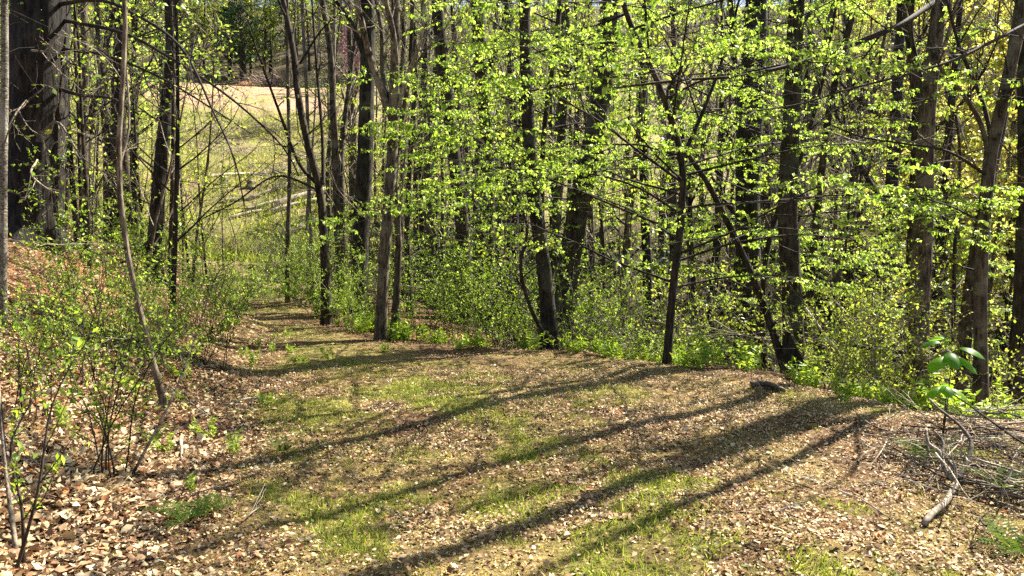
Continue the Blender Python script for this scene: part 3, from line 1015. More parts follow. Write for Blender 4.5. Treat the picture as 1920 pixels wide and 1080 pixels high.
hero("tree", "pale grey tree forking into a fan of limbs at the path corner", 11.6, [(712, 640), (720, 500), (732, 340), (738, 215)], (22, 19), 13, 'bark_light', 'twig_grey', 12, 2.4, 1, 'leaf_bud', 0.03, low=4, t0=0.42, flarea=0.25,
     limbs=[dict(path=[(735, 225, 0), (712, 160, 0), (694, 110, 0), (678, 40, -0.2), (668, 0, -0.3)], w=(14, 9), tw=12, tl=0.9, ext=3.0),
            dict(path=[(736, 220, 0), (718, 140, 0.2), (716, 60, 0.3), (706, 0, 0.4)], w=(11, 8), tw=10, tl=0.9, ext=3.0),
            dict(path=[(738, 215, 0), (742, 120, -0.2), (735, 50, -0.3), (722, 0, -0.4)], w=(13, 9), tw=10, tl=0.9, ext=3.0),
            dict(path=[(740, 215, 0), (752, 140, 0.1), (758, 60, 0.2), (744, 0, 0.2)], w=(10, 7), tw=10, tl=0.9, ext=3.0),
            dict(path=[(742, 215, 0), (762, 150, -0.1), (790, 70, -0.3), (796, 0, -0.4)], w=(9, 5), tw=10, tl=0.9, ext=2.5),
            dict(path=[(742, 205, 0), (780, 120, 0.1), (830, 60, 0.3), (850, 30, 0.3)], w=(6, 3), tw=8, tl=0.8, ext=0.8)])
hero("tree", "twin grey stem growing close against the fan-forked pale tree", 11.9, [(738, 645), (744, 540), (748, 440), (740, 350), (748, 250), (766, 160), (775, 0)], (14, 7), 9, 'bark_grey', 'twig_grey', 9, 1.6, 1, 'leaf_bud', 0.03, low=5,
     limbs=[dict(path=[(746, 450, 0), (756, 330, 0.1), (770, 190, 0.2), (782, 150, 0.2)], w=(7, 3), tw=8, tl=0.6, ext=1)])
hero("tree", "tall dark trunk leaning gently over the green thicket beside the ravine edge", 16.5, [(874, 580), (868, 440), (852, 300), (838, 180), (826, 70), (820, 0)], (27, 22), 18, 'bark_brown', 'twig_dark', 13, 3.2, 1, 'leaf_bud', 0.035, low=4)
hero("tree", "straight tall trunk with sunlit edge, next to the leaning dark trunk", 18.0, [(912, 560), (914, 400), (912, 250), (902, 120), (896, 0)], (30, 25), 19, 'bark_grey', 'twig_dark', 13, 3.4, 1, 'leaf_bud', 0.035, low=5,
     limbs=[dict(path=[(912, 140, 0), (930, 90, -0.2), (945, 30, -0.3)], w=(8, 5), tw=6, tl=0.7, ext=2)])
hero("tree", "dark trunk with a bent stem leaning at its foot on the edge", 10.9, [(1034, 655), (1026, 560), (1012, 440), (996, 330), (988, 180), (984, 0)], (29, 20), 15, 'bark_dark', 'twig_dark', 11, 2.6, 1, 'leaf_bud', 0.04, low=4,
     limbs=[dict(path=[(1040, 640, -0.1), (1018, 622, -0.2), (992, 570, -0.25), (976, 500, -0.3), (988, 430, -0.3), (966, 360, -0.3), (950, 330, -0.3)], w=(9, 4), tw=8, tl=0.6)])
hero("tree", "thick trunk slanting across the bright green sprays", 12.2, [(1056, 600), (1074, 450), (1092, 350), (1116, 240), (1136, 120), (1148, 0)], (42, 34), 18, 'bark_dark', 'twig_dark', 12, 3.2, 0.6, 'leaf_bud', 0.04, low=3)
hero("tree", "grey slim trunk between the slanting trunk and the edge tree", 19.0, [(1036, 520), (1044, 400), (1052, 280), (1058, 120), (1060, 0)], (20, 16), 16, 'bark_grey', 'twig_grey', 11, 2.8, 1, 'leaf_bud', 0.035, low=4)
hero("tree", "wide dark trunk deep in the ravine behind the bright green sprays", 15.0, [(1404, 640), (1402, 450), (1404, 300), (1412, 150), (1420, 0)], (50, 42), 19, 'bark_dark', 'twig_dark', 13, 3.4, 0.6, 'leaf_bud', 0.04, low=3)
hero("tree", "tall reddish dark trunk rising just past the end of the litter", 10.3, [(1488, 690), (1486, 560), (1476, 400), (1482, 250), (1490, 120), (1494, 0)], (40, 28), 17, 'bark_dark', 'twig_dark', 8, 2.4, 0.2, 'leaf_bud', 0.04, low=4,
     limbs=[dict(path=[(1470, 690, 0.05), (1455, 640, 0.1), (1420, 540, 0.2), (1375, 440, 0.3), (1330, 350, 0.3), (1292, 292, 0.3)], w=(17, 10), tw=4, tl=0.5, mat='bark_brown'),
            dict(path=[(1490, 60, 0), (1520, 20, 0.2), (1540, 0, 0.3)], w=(12, 9), tw=5, tl=0.6, ext=2.5)])
hero("tree", "tall grey-brown trunk with torn bark halfway up, by the big-leaved seedling", 9.8, [(1722, 740), (1724, 560), (1732, 400), (1734, 290), (1740, 180), (1752, 90), (1762, 0)], (40, 26), 16, 'bark_grey', 'twig_grey', 8, 2.4, 0.2, 'leaf_bud', 0.04, low=4,
     limbs=[dict(path=[(1738, 200, 0), (1722, 130, 0.1), (1708, 60, 0.2), (1712, 0, 0.2)], w=(11, 6), tw=8, tl=0.7, ext=2),
            dict(path=[(1745, 150, 0), (1766, 100, -0.1), (1788, 30, -0.2)], w=(9, 5), tw=8, tl=0.7, ext=1.5),
            dict(path=[(1752, 5, -0.3), (1690, 45, -0.8), (1620, 75, -1.1), (1510, 115, -1.5), (1390, 142, -1.8), (1280, 150, -2.0), (1150, 165, -2.1)], w=(11, 2.5), tw=16, tl=0.9, tup=-0.05, mat='twig_dark'),
            dict(path=[(1736, 280, 0), (1690, 262, -0.5), (1620, 268, -0.9), (1540, 240, -1.2)], w=(6, 2), tw=12, tl=0.7)])
hero("tree", "forked slender tree with bare dark twigs, last big trunk of the edge", 8.2, [(1842, 765), (1838, 600), (1842, 450), (1856, 300), (1880, 190), (1908, 60), (1922, 0)], (25, 20), 12, 'bark_grey', 'twig_dark', 7, 2.0, 0.15, 'leaf_bud', 0.04, low=3,
     limbs=[dict(path=[(1856, 300, 0), (1838, 230, 0), (1800, 170, -0.1), (1762, 125, -0.2), (1752, 60, -0.2), (1756, 0, -0.2)], w=(10, 5), tw=14, tl=0.7, ext=1.0),
            dict(path=[(1860, 265, 0), (1842, 190, 0.2), (1800, 90, 0.2), (1775, 0, 0.3)], w=(9, 5), tw=12, tl=0.7, ext=1.0),
            dict(path=[(1852, 330, 0), (1780, 285, -0.3), (1700, 270, -0.6), (1620, 258, -0.8), (1560, 235, -0.9)], w=(6, 2), tw=14, tl=0.7),
            dict(path=[(1845, 420, 0), (1790, 390, -0.3), (1720, 368, -0.5)], w=(5, 2), tw=8, tl=0.5),
            dict(path=[(1925, 45, -0.3), (1860, 78, -0.6), (1790, 112, -0.8), (1700, 140, -1.0), (1600, 165, -1.2), (1500, 195, -1.3), (1400, 210, -1.4)], w=(7, 2), tw=18, tl=0.8, tup=-0.1),
            dict(path=[(1872, 230, 0), (1890, 180, -0.2), (1930, 120, -0.4)], w=(8, 6), tw=6, tl=0.6, ext=1.5)])
hero("tree", "grey leaning trunk half hidden behind the forked slender edge tree", 10.2, [(1802, 720), (1812, 600), (1836, 440), (1862, 300), (1890, 150), (1915, 0)], (27, 20), 14, 'bark_grey', 'twig_grey', 10, 2.4, 1, 'leaf_bud', 0.04, low=3)
hero("tree", "black stout trunk with flared foot at the end of the fallen pole", 9.8, [(1915, 720), (1925, 560), (1932, 300), (1936, 0)], (48, 40), 17, 'bark_dark', 'twig_dark', 7, 2.2, 0.2, 'leaf_bud', 0.04, low=4, flarea=0.9)
hero("tree", "slim reddish trunk between the torn-bark tree and the green thicket", 12.0, [(1700, 700), (1706, 560), (1712, 400), (1718, 200), (1700, 0)], (22, 15), 13, 'bark_brown', 'twig_dark', 9, 2.0, 1, 'leaf_bud', 0.04, low=4)
hero("tree", "thin dark trunk kinked midway behind the reddish dark trunk", 13.5, [(1516, 600), (1530, 420), (1548, 260), (1560, 180), (1590, 60), (1600, 0)], (17, 12), 12, 'bark_brown', 'twig_dark', 9, 2.0, 1, 'leaf_bud', 0.04, low=5)

hero("tree", "thin straight dark trunk between the fan-forked tree and the leaning tall trunk", 21.0, [(800, 560), (801, 400), (799, 200), (795, 0)], (12, 10), 14, 'bark_dark', 'twig_grey', 10, 2.2, 0.5, 'leaf_bud', 0.035, low=5)
hero("tree", "slim dark curved trunk close by the twin grey stem", 17.0, [(768, 570), (764, 420), (770, 280), (778, 150), (772, 0)], (11, 8), 12, 'bark_dark', 'twig_grey', 10, 2.0, 0.5, 'leaf_bud', 0.035, low=5)
hero("tree", "slim dark trunk in the gap before the slanting trunk", 20.0, [(955, 560), (952, 400), (958, 200), (950, 0)], (12, 10), 14, 'bark_dark', 'twig_grey', 10, 2.2, 0.5, 'leaf_bud', 0.035, low=5)
hero("tree", "dark trunk between the bright layered tree and wide ravine trunk", 18.0, [(1215, 600), (1210, 400), (1206, 200), (1212, 0)], (20, 16), 16, 'bark_dark', 'twig_grey', 10, 2.4, 0.5, 'leaf_bud', 0.035, low=4)

# bright layered understorey trees
beech("understorey_tree", "bright green layered tree with level leaf sprays over the ravine edge", 9.2,
      [(1250, 660), (1262, 540), (1276, 420), (1278, 300), (1240, 170), (1180, 40)], (16, 7), 6.4,
      stems=[dict(path=[(1276, 340, 0), (1200, 285, 0.2), (1120, 225, 0.4), (1060, 190, 0.5)], w=(6, 3), nb=9),
             dict(path=[(1278, 300, 0), (1330, 180, 0.2), (1370, 60, 0.3), (1400, -60, 0.4)], w=(8, 4), nb=13),
             dict(path=[(1268, 490, 0), (1380, 455, 0.1), (1500, 440, 0.2), (1600, 450, 0.3)], w=(5, 2), nb=5),
             dict(path=[(1276, 400, 0), (1180, 345, 0.1), (1060, 320, 0.2), (920, 318, 0.3)], w=(5, 2), nb=5),
             dict(path=[(1277, 330, 0), (1400, 300, 0.2), (1520, 275, 0.3), (1600, 270, 0.4)], w=(5, 2), nb=5)],
      nb=34, blen=2.6, leaves=27, leafsize=0.033)
beech("understorey_tree", "second bright green layered tree, low sprays in front of dark trunks", 12.0,
      [(1440, 690), (1430, 560), (1450, 420), (1500, 300), (1530, 200)], (12, 5), 6.2, nb=20, blen=2.2, leaves=22, leafsize=0.036)
beech("understorey_tree", "yellow-green layered tree high between the slanting trunk and tall trunk", 13.5,
      [(1010, 600), (1015, 420), (1020, 250), (1040, 100), (1050, 0)], (13, 7), 9.0, nb=26, blen=2.2, leaves=25, t0=0.3, leafsize=0.040)
beech("understorey_tree", "pale green layered tree filling the corner behind the forked slender tree", 14.0,
      [(1800, 640), (1790, 480), (1800, 300), (1790, 200)], (12, 5), 7.5, nb=20, blen=2.2, leaves=14, mat='leaf_bud', leafsize=0.034)


# ------------------------------------------------------------------ woods behind: a few kinds, each tree its own object
def wood_proto(name, kind, hgt, r0, m1, crown, leafm, leaf, lsize, bark, twig, t0=0.3, m2=6, m3=5, ang=45, up=0.6, rmin=0.006, lean=0.05):
    n = 16
    pts = [np.zeros(3)]
    d = nrm(np.array([rng.normal(0, lean), rng.normal(0, lean), 1.0]))
    for _ in range(6):
        d = nrm(d + rng.normal(0, 0.05, 3) + Z3 * 0.1)
        pts.append(pts[-1] + d * hgt / 6)
    pts[0][2] -= 0.5
    pp = curve(np.array(pts), n)
    pr = flare(pp, r0 * np.linspace(1, 0.08, n), 0.3)
    t = thing(name, "", kind, (0, 0, 0))
    g = Geo(); g.tubes(pp, pr, 8, 0.04)
    add("trunk", g.mesh("trunk", bark, smooth=True), t)
    A, B, C = crown_levels(pp, pr, m1, t0, 0.98, ang, crown, up, m2, 0.5, m3, 0.5, rmin=rmin)
    g = Geo(); g.tubes(A[0], A[1], 5); g.tubes(B[0], B[1], 3); g.tubes(C[0], C[1], 3)
    add("branches", g.mesh("branches", twig, smooth=True), t)
    if leafm > 0:
        g = Geo()
        pos, dd, nr, ln = leaf_on(C[0], leafm, lsize, 0.3, 0.2)
        g.leaves(pos, dd, nr, ln, ln * 0.75, 0.1)
        if leafm >= 3:
            pos, dd, nr, ln = leaf_on(B[0], leafm, lsize, 0.3, 0.2)
            g.leaves(pos, dd, nr, ln, ln * 0.75, 0.1)
        add("crown", g.mesh("crown", leaf), t)
    return t


PB = [wood_proto("woodland_tree", "tree", 16, 0.17, 15, 3.0, 0, None, 0, 'bark_grey', 'twig_grey', t0=0.28),
      wood_proto("woodland_tree", "tree", 18, 0.21, 16, 3.2, 1, 'leaf_bud', 0.07, 'bark_brown', 'twig_grey', t0=0.36),
      wood_proto("woodland_tree", "tree", 14, 0.12, 14, 2.4, 1, 'leaf_bud', 0.06, 'bark_grey', 'twig_grey', t0=0.2),
      wood_proto("woodland_tree", "tree", 17, 0.24, 15, 3.3, 0, None, 0, 'bark_dark', 'twig_dark', t0=0.34)]
PG = [wood_proto("budding_tree", "tree", 12, 0.13, 17, 3.0, 3, 'leaf_bud', 0.10, 'bark_brown', 'twig_dark', t0=0.16, ang=55),
      wood_proto("budding_tree", "tree", 10, 0.10, 16, 2.6, 4, 'leaf_bud', 0.09, 'bark_grey', 'twig_grey', t0=0.12, ang=58),
      wood_proto("budding_tree", "tree", 13, 0.15, 17, 3.2, 4, 'leaf_beech', 0.10, 'bark_brown', 'twig_dark', t0=0.18, ang=55)]
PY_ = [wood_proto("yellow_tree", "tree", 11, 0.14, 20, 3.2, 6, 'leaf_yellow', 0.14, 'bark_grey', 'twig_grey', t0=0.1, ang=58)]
PF = [wood_proto("hillside_tree", "tree", 17, 0.20, 20, 3.4, 2, 'leaf_bud', 0.13, 'bark_grey', 'twig_grey', t0=0.2, m2=8, m3=6, rmin=0.016),
      wood_proto("hillside_tree", "tree", 15, 0.17, 20, 3.2, 0, None, 0, 'bark_grey', 'twig_grey', t0=0.15, m2=8, m3=6, rmin=0.018),
      wood_proto("hillside_tree", "tree", 14, 0.17, 22, 3.4, 4, 'leaf_bud', 0.17, 'bark_brown', 'twig_dark', t0=0.12, m2=7, m3=5, ang=55, rmin=0.012)]
PS = [wood_proto("sapling", "sapling", 5.5, 0.030, 12, 1.2, 2, 'leaf_bud', 0.045, 'bark_grey', 'twig_grey', t0=0.14, m2=4, m3=3, rmin=0.003, lean=0.10),
      wood_proto("sapling", "sapling", 6.5, 0.038, 13, 1.4, 2, 'leaf_beech', 0.05, 'bark_brown', 'twig_dark', t0=0.2, m2=4, m3=3, ang=62, up=0.1, rmin=0.003, lean=0.10),
      wood_proto("sapling", "sapling", 4.2, 0.024, 10, 0.9, 0, None, 0, 'bark_pale', 'twig_grey', t0=0.1, m2=5, m3=4, rmin=0.003, lean=0.12)]
def layered_proto(hgt, nb, blen, lm, lsize, mat):
    t = thing("layered_sapling", "", "sapling", (0, 0, 0))
    pp = curve(np.array([[0, 0, -0.3], [rng.normal(0, .15), rng.normal(0, .15), hgt * .4], [rng.normal(0, .4), rng.normal(0, .4), hgt]]), 16)
    pr = np.linspace(0.045, 0.012, 16)
    g = Geo(); g.tubes(pp, pr, 6, 0.03)
    add("trunk", g.mesh("trunk", 'bark_brown', smooth=True), t)
    p1, d1, rr, tt = sprout(pp[None], pr[None], nb, 0.15, 0.99, 74, 8)
    d1[:, 2] = d1[:, 2] * 0.3 + 0.12
    l1 = blen * (0.5 + 0.7 * np.sin(np.pi * np.clip(tt * 0.85 + 0.12, 0, 1))) * np.exp(rng.normal(0, 0.22, nb))
    b1 = shoots(p1, d1, l1, 7, -0.2, 0.08)
    q1 = taper(np.clip(rr * 0.5, 0.005, 0.014), 7, 0.25)
    p2, d2, r2, t2 = sprout(b1, q1, 9, 0.3, 0.99, 50, 9, 0.95)
    d2[:, 2] *= 0.5
    l2 = np.repeat(l1, 9) * 0.34 * (1.2 - 0.75 * t2) * np.exp(rng.normal(0, 0.25, nb * 9))
    b2 = shoots(p2, d2, l2, 5, -0.2, 0.05)
    g = Geo(); g.tubes(b1, q1, 4); g.tubes(b2, np.maximum(taper(r2 * 0.5, 5, 0.4), 0.003), 3)
    add("branches", g.mesh("branches", 'twig_dark'), t)
    g = Geo()
    pos, d, nr, ln = leaf_on(b2, lm, lsize, 0.25, 0.6, 0.05)
    pos = pos + rng.normal(0, 1, pos.shape) * np.array([0.09, 0.09, 0.025])
    g.leaves(pos, d, nrm(nr + Z3 * 0.3), ln, ln * 0.6, 0.1, 0.3)
    add("crown", g.mesh("crown", mat), t)
    return t


PL = [layered_proto(6.0, 22, 2.0, 16, 0.07, 'leaf_beech'), layered_proto(7.5, 24, 2.3, 15, 0.075, 'leaf_bud'), layered_proto(4.5, 17, 1.6, 16, 0.065, 'leaf_beech')]
for p in PB + PG + PY_ + PS + PF + PL:
    p["label"] = ""
    p.hide_render = True
used = {}


def plant(proto, x, y, s, label, group, dz=0.0, rz=None):
    """first use moves the prototype itself, later uses copy it with its parts"""
    rz = rng.random() * 6.283 if rz is None else rz
    loc = (float(x), float(y), hz(x, y) + dz)
    if proto.name not in used:
        used[proto.name] = 1
        proto.location = loc
        proto.rotation_euler = (0, 0, rz)
        proto.scale = (s, s, s) if np.isscalar(s) else s
        o = proto
    else:
        o = copy_tree(proto, loc, rz, s)
    o["label"] = label
    o["group"] = group
    o.hide_render = False
    return o


def ok_wood(x, y):
    u = x / max(y, 1)
    xl = np.interp(y, XL_Y, XL_X)
    if clearing_mask(np.array(x), np.array(y)) > 0.25:
        return False
    if 80 < y < 121 and -0.54 < u < -0.18:
        return False
    if y < 60 and xl - 0.8 < x < xl + 4.2:
        return False
    return True


taken = []


def scatter(n, ymin, ymax, umin, umax, mind, p=1.0):
    out = []
    tries = 0
    while len(out) < n and tries < 20000:
        tries += 1
        y = (ymin ** p + (ymax ** p - ymin ** p) * rng.random()) ** (1 / p)
        x = rng.uniform(umin, umax) * y
        if not ok_wood(x, y):
            continue
        if any((x - a) ** 2 + (y - b) ** 2 < mind * mind for a, b in taken):
            continue
        taken.append((x, y))
        out.append((x, y))
    return out


def pick(l, w=None):
    return l[rng.choice(len(l), p=w)]


for x, y in scatter(70, 18, 44, -0.10, 0.80, 1.3):
    plant(pick(PB, [.3, .25, .3, .15]), x, y, rng.uniform(0.75, 1.15), "tall bare-crowned tree in the ravine woods behind the green sprays", "bare trees in the ravine")
for x, y in scatter(12, 22, 46, -0.10, 0.80, 2.5):
    plant(pick(PG), x, y, rng.uniform(0.6, 1.0), "budding yellow-green tree in the ravine woods", "budding trees in the ravine")
for x, y in scatter(70, 45, 135, -0.16, 0.80, 2.6):
    plant(pick(PF), x, y, rng.uniform(0.85, 1.25), "bare grey tree on the far slope across the ravine", "bare trees on the far slope")
for x, y in scatter(30, 44, 110, -0.12, 0.80, 3.0):
    plant(pick(PG), x, y, rng.uniform(0.8, 1.2), "budding pale green tree on the far slope across the ravine", "budding trees on the far slope")
for x, y in scatter(22, 36, 75, 0.42, 0.85, 3.0):
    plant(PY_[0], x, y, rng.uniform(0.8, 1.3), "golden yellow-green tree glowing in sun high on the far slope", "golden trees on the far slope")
for x, y in scatter(110, 121, 165, -0.66, -0.08, 1.7):
    plant(pick(PF), x, y, rng.uniform(1.0, 1.5), "bare grey tree in the wood behind the ploughed field", "bare trees behind the field")
for x, y in scatter(14, 15, 45, -0.82, -0.50, 2.2):
    plant(pick(PB, [.3, .3, .3, .1]), x, y, rng.uniform(0.6, 1.0), "bare grey tree on the wooded bank beyond the shaggy trunk", "bare trees on the bank")
for x, y in scatter(34, 15, 60, -0.82, -0.40, 2.0):
    plant(pick(PG), x, y, rng.uniform(0.5, 0.9), "budding yellow-green tree on the bank beyond the shaggy trunk", "budding trees on the bank")
for x, y in scatter(24, 60, 110, -0.80, -0.52, 2.6):
    plant(pick(PG), x, y, rng.uniform(0.8, 1.2), "green budding tree on the hillside beside the clearing", "budding trees beside the clearing")
taken.clear()
for x, y in scatter(14, 9.5, 19, -0.62, -0.36, 1.2):
    plant(pick(PS[:2]), x, y, rng.uniform(0.7, 1.15), "yellow-green leafing sapling", "leafing saplings above the path")
taken.clear()
for x, y in scatter(26, 19, 46, -0.25, -0.05, 1.0):
    plant(pick(PB, [.3, .1, .6, 0]), x, y, rng.uniform(0.55, 0.95), "slim bare trunk", "slim trunks before the clearing")
for x, y in scatter(16, 12, 30, -0.66, -0.44, 1.3):
    plant(pick([PS[2], PB[2], PS[0]]), x, y, rng.uniform(0.6, 0.95), "slim bare bank tree", "slim bare trees of the bank")
taken.clear()
for x, y in scatter(9, 15, 38, 0.0, 0.72, 3.0):
    plant(pick(PL), x, y, rng.uniform(0.75, 1.25), "layered green understorey sapling in the ravine woods", "layered saplings in the ravine")
for x, y in scatter(9, 17, 34, -0.75, -0.46, 1.7):
    plant(PL[1], x, y, rng.uniform(0.6, 1.0), "layered yellow-green sapling on the bank", "layered saplings on the bank")
for x, y in scatter(6, 22, 40, -0.24, -0.10, 2.0):
    plant(PL[1], x, y, rng.uniform(0.5, 0.9), "layered pale sapling between path bend and clearing", "layered saplings before the clearing")
taken.clear()
for x, y in scatter(70, 13.0, 32, -0.13, 0.72, 0.6):
    plant(pick(PS, [.15, .15, .7]), x, y, rng.uniform(0.7, 1.4), "thin leafing sapling among the trunks below the path edge", "saplings in the ravine")
for x, y in scatter(16, 17, 40, -0.34, -0.12, 1.2):
    plant(pick(PS, [.4, .1, .5]), x, y, rng.uniform(0.7, 1.2), "thin bare sapling between the path and the clearing", "saplings by the clearing")
for x, y in scatter(20, 9.5, 22, -0.75, -0.44, 0.9):
    plant(pick(PS, [.6, .2, .2]), x, y, rng.uniform(0.6, 1.1), "thin budding sapling on the leafy bank above the path", "saplings on the bank")


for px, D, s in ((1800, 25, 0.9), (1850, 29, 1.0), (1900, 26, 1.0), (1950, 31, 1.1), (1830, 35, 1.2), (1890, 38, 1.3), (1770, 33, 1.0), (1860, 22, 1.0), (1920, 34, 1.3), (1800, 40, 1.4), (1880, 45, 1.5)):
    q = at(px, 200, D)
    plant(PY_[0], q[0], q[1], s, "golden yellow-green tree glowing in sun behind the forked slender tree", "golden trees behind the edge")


# dark evergreen and the pinkish ones at the field's top
def pine(x, y, hgt, label):
    t = thing("pine_tree", label, "pine tree", (x, y, hz(x, y) - 0.2), "evergreens by the field")
    g = Geo()
    pp = curve(np.array([[0, 0, 0], [0.1, 0, hgt * 0.5], [0.15, 0.1, hgt]]), 12)
    g.tubes(pp, np.linspace(0.28, 0.03, 12), 8, 0.03)
    add("trunk", g.mesh("trunk", 'bark_dark', smooth=True), t)
    p1, d1, rr, tt = sprout(pp[None], np.linspace(0.28, 0.03, 12)[None], 46, 0.18, 0.98, 80, 8)
    l1 = hgt * 0.30 * (1.08 - tt) * np.exp(rng.normal(0, 0.2, 46)) + 0.4
    b1 = shoots(p1, d1, l1, 6, 0.25, 0.06)
    p2, d2, r2, t2 = sprout(b1, taper(rr * 0.2, 6), 9, 0.2, 1.0, 45, 10, 0.6)
    b2 = shoots(p2, d2, np.repeat(l1, 9) * 0.3, 4, 0.2, 0.08)
    g = Geo(); g.tubes(b1, taper(np.maximum(rr * 0.25, 0.02), 6), 4); g.tubes(b2, np.full((len(b2), 4), 0.012), 3)
    add("branches", g.mesh("branches", 'twig_dark'), t)
    g = Geo()
    pos, d, nr, ln = leaf_on(b2, 16, 0.34, 0.2, -0.1, 0.1)
    g.leaves(pos, d, nr, ln, ln * 0.28, 0.1)
    add("crown", g.mesh("crown", 'leaf_pine'), t)


for px, D, hh, lb in ((452, 121, 15, "dark green pine at the top of the field, tallest evergreen"), (430, 125, 12, "dark pine half hidden behind the tall pine by the field"),
                      (508, 128, 14, "dark slim pine beside the red earth mound behind the field")):
    q = at(px, 150, D)
    pine(q[0], q[1], hh, lb)


def blossom_tree(px, D, s, mat, twig, name, label, cat, leafm=8, lsize=0.10):
    q = at(px, 200, D)
    p = wood_proto(name, cat, 5.0, 0.07, 16, 2.2, leafm, mat, lsize, 'bark_grey', twig, t0=0.1, ang=58, m2=6, m3=5)
    plant(p, q[0], q[1], s, label, label)
    if "group" in p:
        del p["group"]


blossom_tree(668, 100, 1.5, 'leaf_redbud', 'twig_grey', "redbud_tree", "purple-pink flowering tree far behind the dark straight trunk", "tree")
blossom_tree(838, 75, 1.6, 'leaf_redbud', 'twig_grey', "redbud_tree", "reddish budding tree high behind the tall leaning trunk", "tree", 5, 0.07)


def brush_mound(px, py, D, label):
    q = at(px, py, D)
    b = np.array([q[0], q[1], hz(q[0], q[1])])
    t = thing("bare_bush", label, "bush", tuple(b))
    N = 260
    a = rng.random(N) * 6.283
    d = nrm(np.stack([np.cos(a), np.sin(a), rng.uniform(0.2, 1.6, N)], 1))
    p0 = b + np.stack([rng.normal(0, 1.6, N), rng.normal(0, 1.0, N), np.zeros(N)], 1)
    g = Geo(); g.tubes(shoots(p0, d, rng.uniform(2.0, 4.2, N), 7, -0.9, 0.12), np.full((N, 7), 0.028), 3)
    add("branches", g.mesh("branches", 'brush_pink', b), t)


brush_mound(512, 150, 113, "pinkish bare arching bush at the top of the field")

# red earth mound behind the field
q = at(466, 140, 117.5)
b = np.array([q[0], q[1], hz(q[0], q[1])])
N1, N2 = 26, 14
a = np.linspace(0, 2 * np.pi, N1, endpoint=False)
rv = []
for k in range(N2):
    f = k / (N2 - 1)
    rr = (1 - f ** 1.6) * 3.2 * (1 + 0.12 * rng.standard_normal(N1))
    rv.append(np.stack([np.cos(a) * rr * 1.3, np.sin(a) * rr * 0.7, np.full(N1, f ** 0.8 * 1.7 - 0.4) + 0.08 * rng.standard_normal(N1)], 1))
rv = np.array(rv)
ii = np.arange(N2 - 1)[:, None] * N1
jj = np.arange(N1)[None]
ff = np.stack([ii + jj, ii + (jj + 1) % N1, ii + N1 + (jj + 1) % N1, ii + N1 + jj], -1).reshape(-1, 4)
M['red_earth'] = bark_mat("red_earth", (0.25, 0.085, 0.04), (0.48, 0.20, 0.10), None, 0.4, 0.8)
add("earth_mound", build_mesh("earth_mound", rv.reshape(-1, 3), ff, 'red_earth', True), loc=tuple(b), label="mound of raw red earth behind the ploughed field", category="earth mound")


# ------------------------------------------------------------------ shrubs, herbs, ferns
def shrub_proto(name, hgt, nst, leafm, lsize, leaf, twig='twig_grey', spread=0.55, arch=-0.5, bush=5):
    t = thing(name, "", "shrub", (0, 0, 0))
    a = rng.random(nst) * 6.283
    d = np.stack([np.cos(a) * spread * rng.uniform(0.3, 1.3, nst), np.sin(a) * spread * rng.uniform(0.3, 1.3, nst), np.ones(nst)], 1)
    p0 = np.stack([rng.normal(0, 0.10, nst), rng.normal(0, 0.10, nst), np.full(nst, -0.05)], 1)
    L = hgt * rng.uniform(0.6, 1.3, nst)
    b1 = shoots(p0, d, L, 8, arch, 0.10)
    q1 = taper(np.full(nst, 0.007), 8, 0.3)
    p2, d2, r2, t2 = sprout(b1, q1, bush * 2, 0.2, 1.0, 52, 14)
    L2 = np.repeat(L, bush * 2) * 0.30 * rng.uniform(0.5, 1.3, len(t2))
    b2 = shoots(p2, d2, L2, 5, 0.1, 0.13)
    q2 = np.maximum(taper(r2 * 0.6, 5, 0.4), 0.0018)
    p3, d3, r3, t3 = sprout(b2, q2, 3, 0.2, 1.0, 45, 14)
    b3 = shoots(p3, d3, np.repeat(L2, 3) * 0.4, 3, 0.1, 0.12)
    for k in range(nst):
        g = Geo(); g.tubes(b1[k:k + 1], q1[k:k + 1], 4)
        g.tubes(b2[k * bush * 2:(k + 1) * bush * 2], q2[k * bush * 2:(k + 1) * bush * 2], 3)
        g.tubes(b3[k * bush * 6:(k + 1) * bush * 6], np.full((bush * 6, 3), 0.0015), 3)
        add("stem", g.mesh("stem", twig), t)
    if leafm:
        g = Geo()
        for arr in (b2, b3):
            pos, dd, nr, ln = leaf_on(arr, leafm, lsize, 0.3, 0.0, 0.15)
            g.leaves(pos, dd, nr, ln, ln * 0.55, 0.15)
        add("foliage", g.mesh("foliage", leaf), t)
    t.hide_render = True
    return t


SH = [shrub_proto("leafy_shrub", 1.25, 9, 9, 0.030, 'leaf_shrub'),
      shrub_proto("leafy_shrub", 1.0, 8, 10, 0.028, 'leaf_shrub', spread=0.8, arch=-0.8),
      shrub_proto("leafy_shrub", 1.5, 8, 8, 0.031, 'leaf_shrub', 'twig_dark', spread=0.4)]
SH += [shrub_proto("leafy_shrub", 1.5, 7, 5, 0.028, 'leaf_shrub', 'twig_dark', spread=0.45),
       shrub_proto("leafy_shrub", 1.2, 8, 5, 0.028, 'leaf_shrub', 'twig_dark', spread=0.6)]
SY = [shrub_proto("pale_shrub", 1.4, 7, 5, 0.036, 'leaf_bud', spread=0.5),
      shrub_proto("pale_shrub", 1.8, 6, 4, 0.04, 'leaf_bud', spread=0.45)]
SB = [shrub_proto("bare_shrub", 1.5, 9, 0, 0.03, None, 'twig_grey', spread=0.8, arch=-0.9),
      shrub_proto("bare_shrub", 1.2, 8, 0, 0.03, None, 'twig_grey', spread=1.1, arch=-1.1)]


def plant_px(proto, px, py, s, label, group, D=None, one=False):
    if D is None:
        g = gnd(px, py)
        x, y = g[0], g[1]
    else:
        q = at(px, py, D)
        x, y = q[0], q[1]
    o = plant(proto, x, y, s, label, group)
    if one:
        del o["group"]
    return o


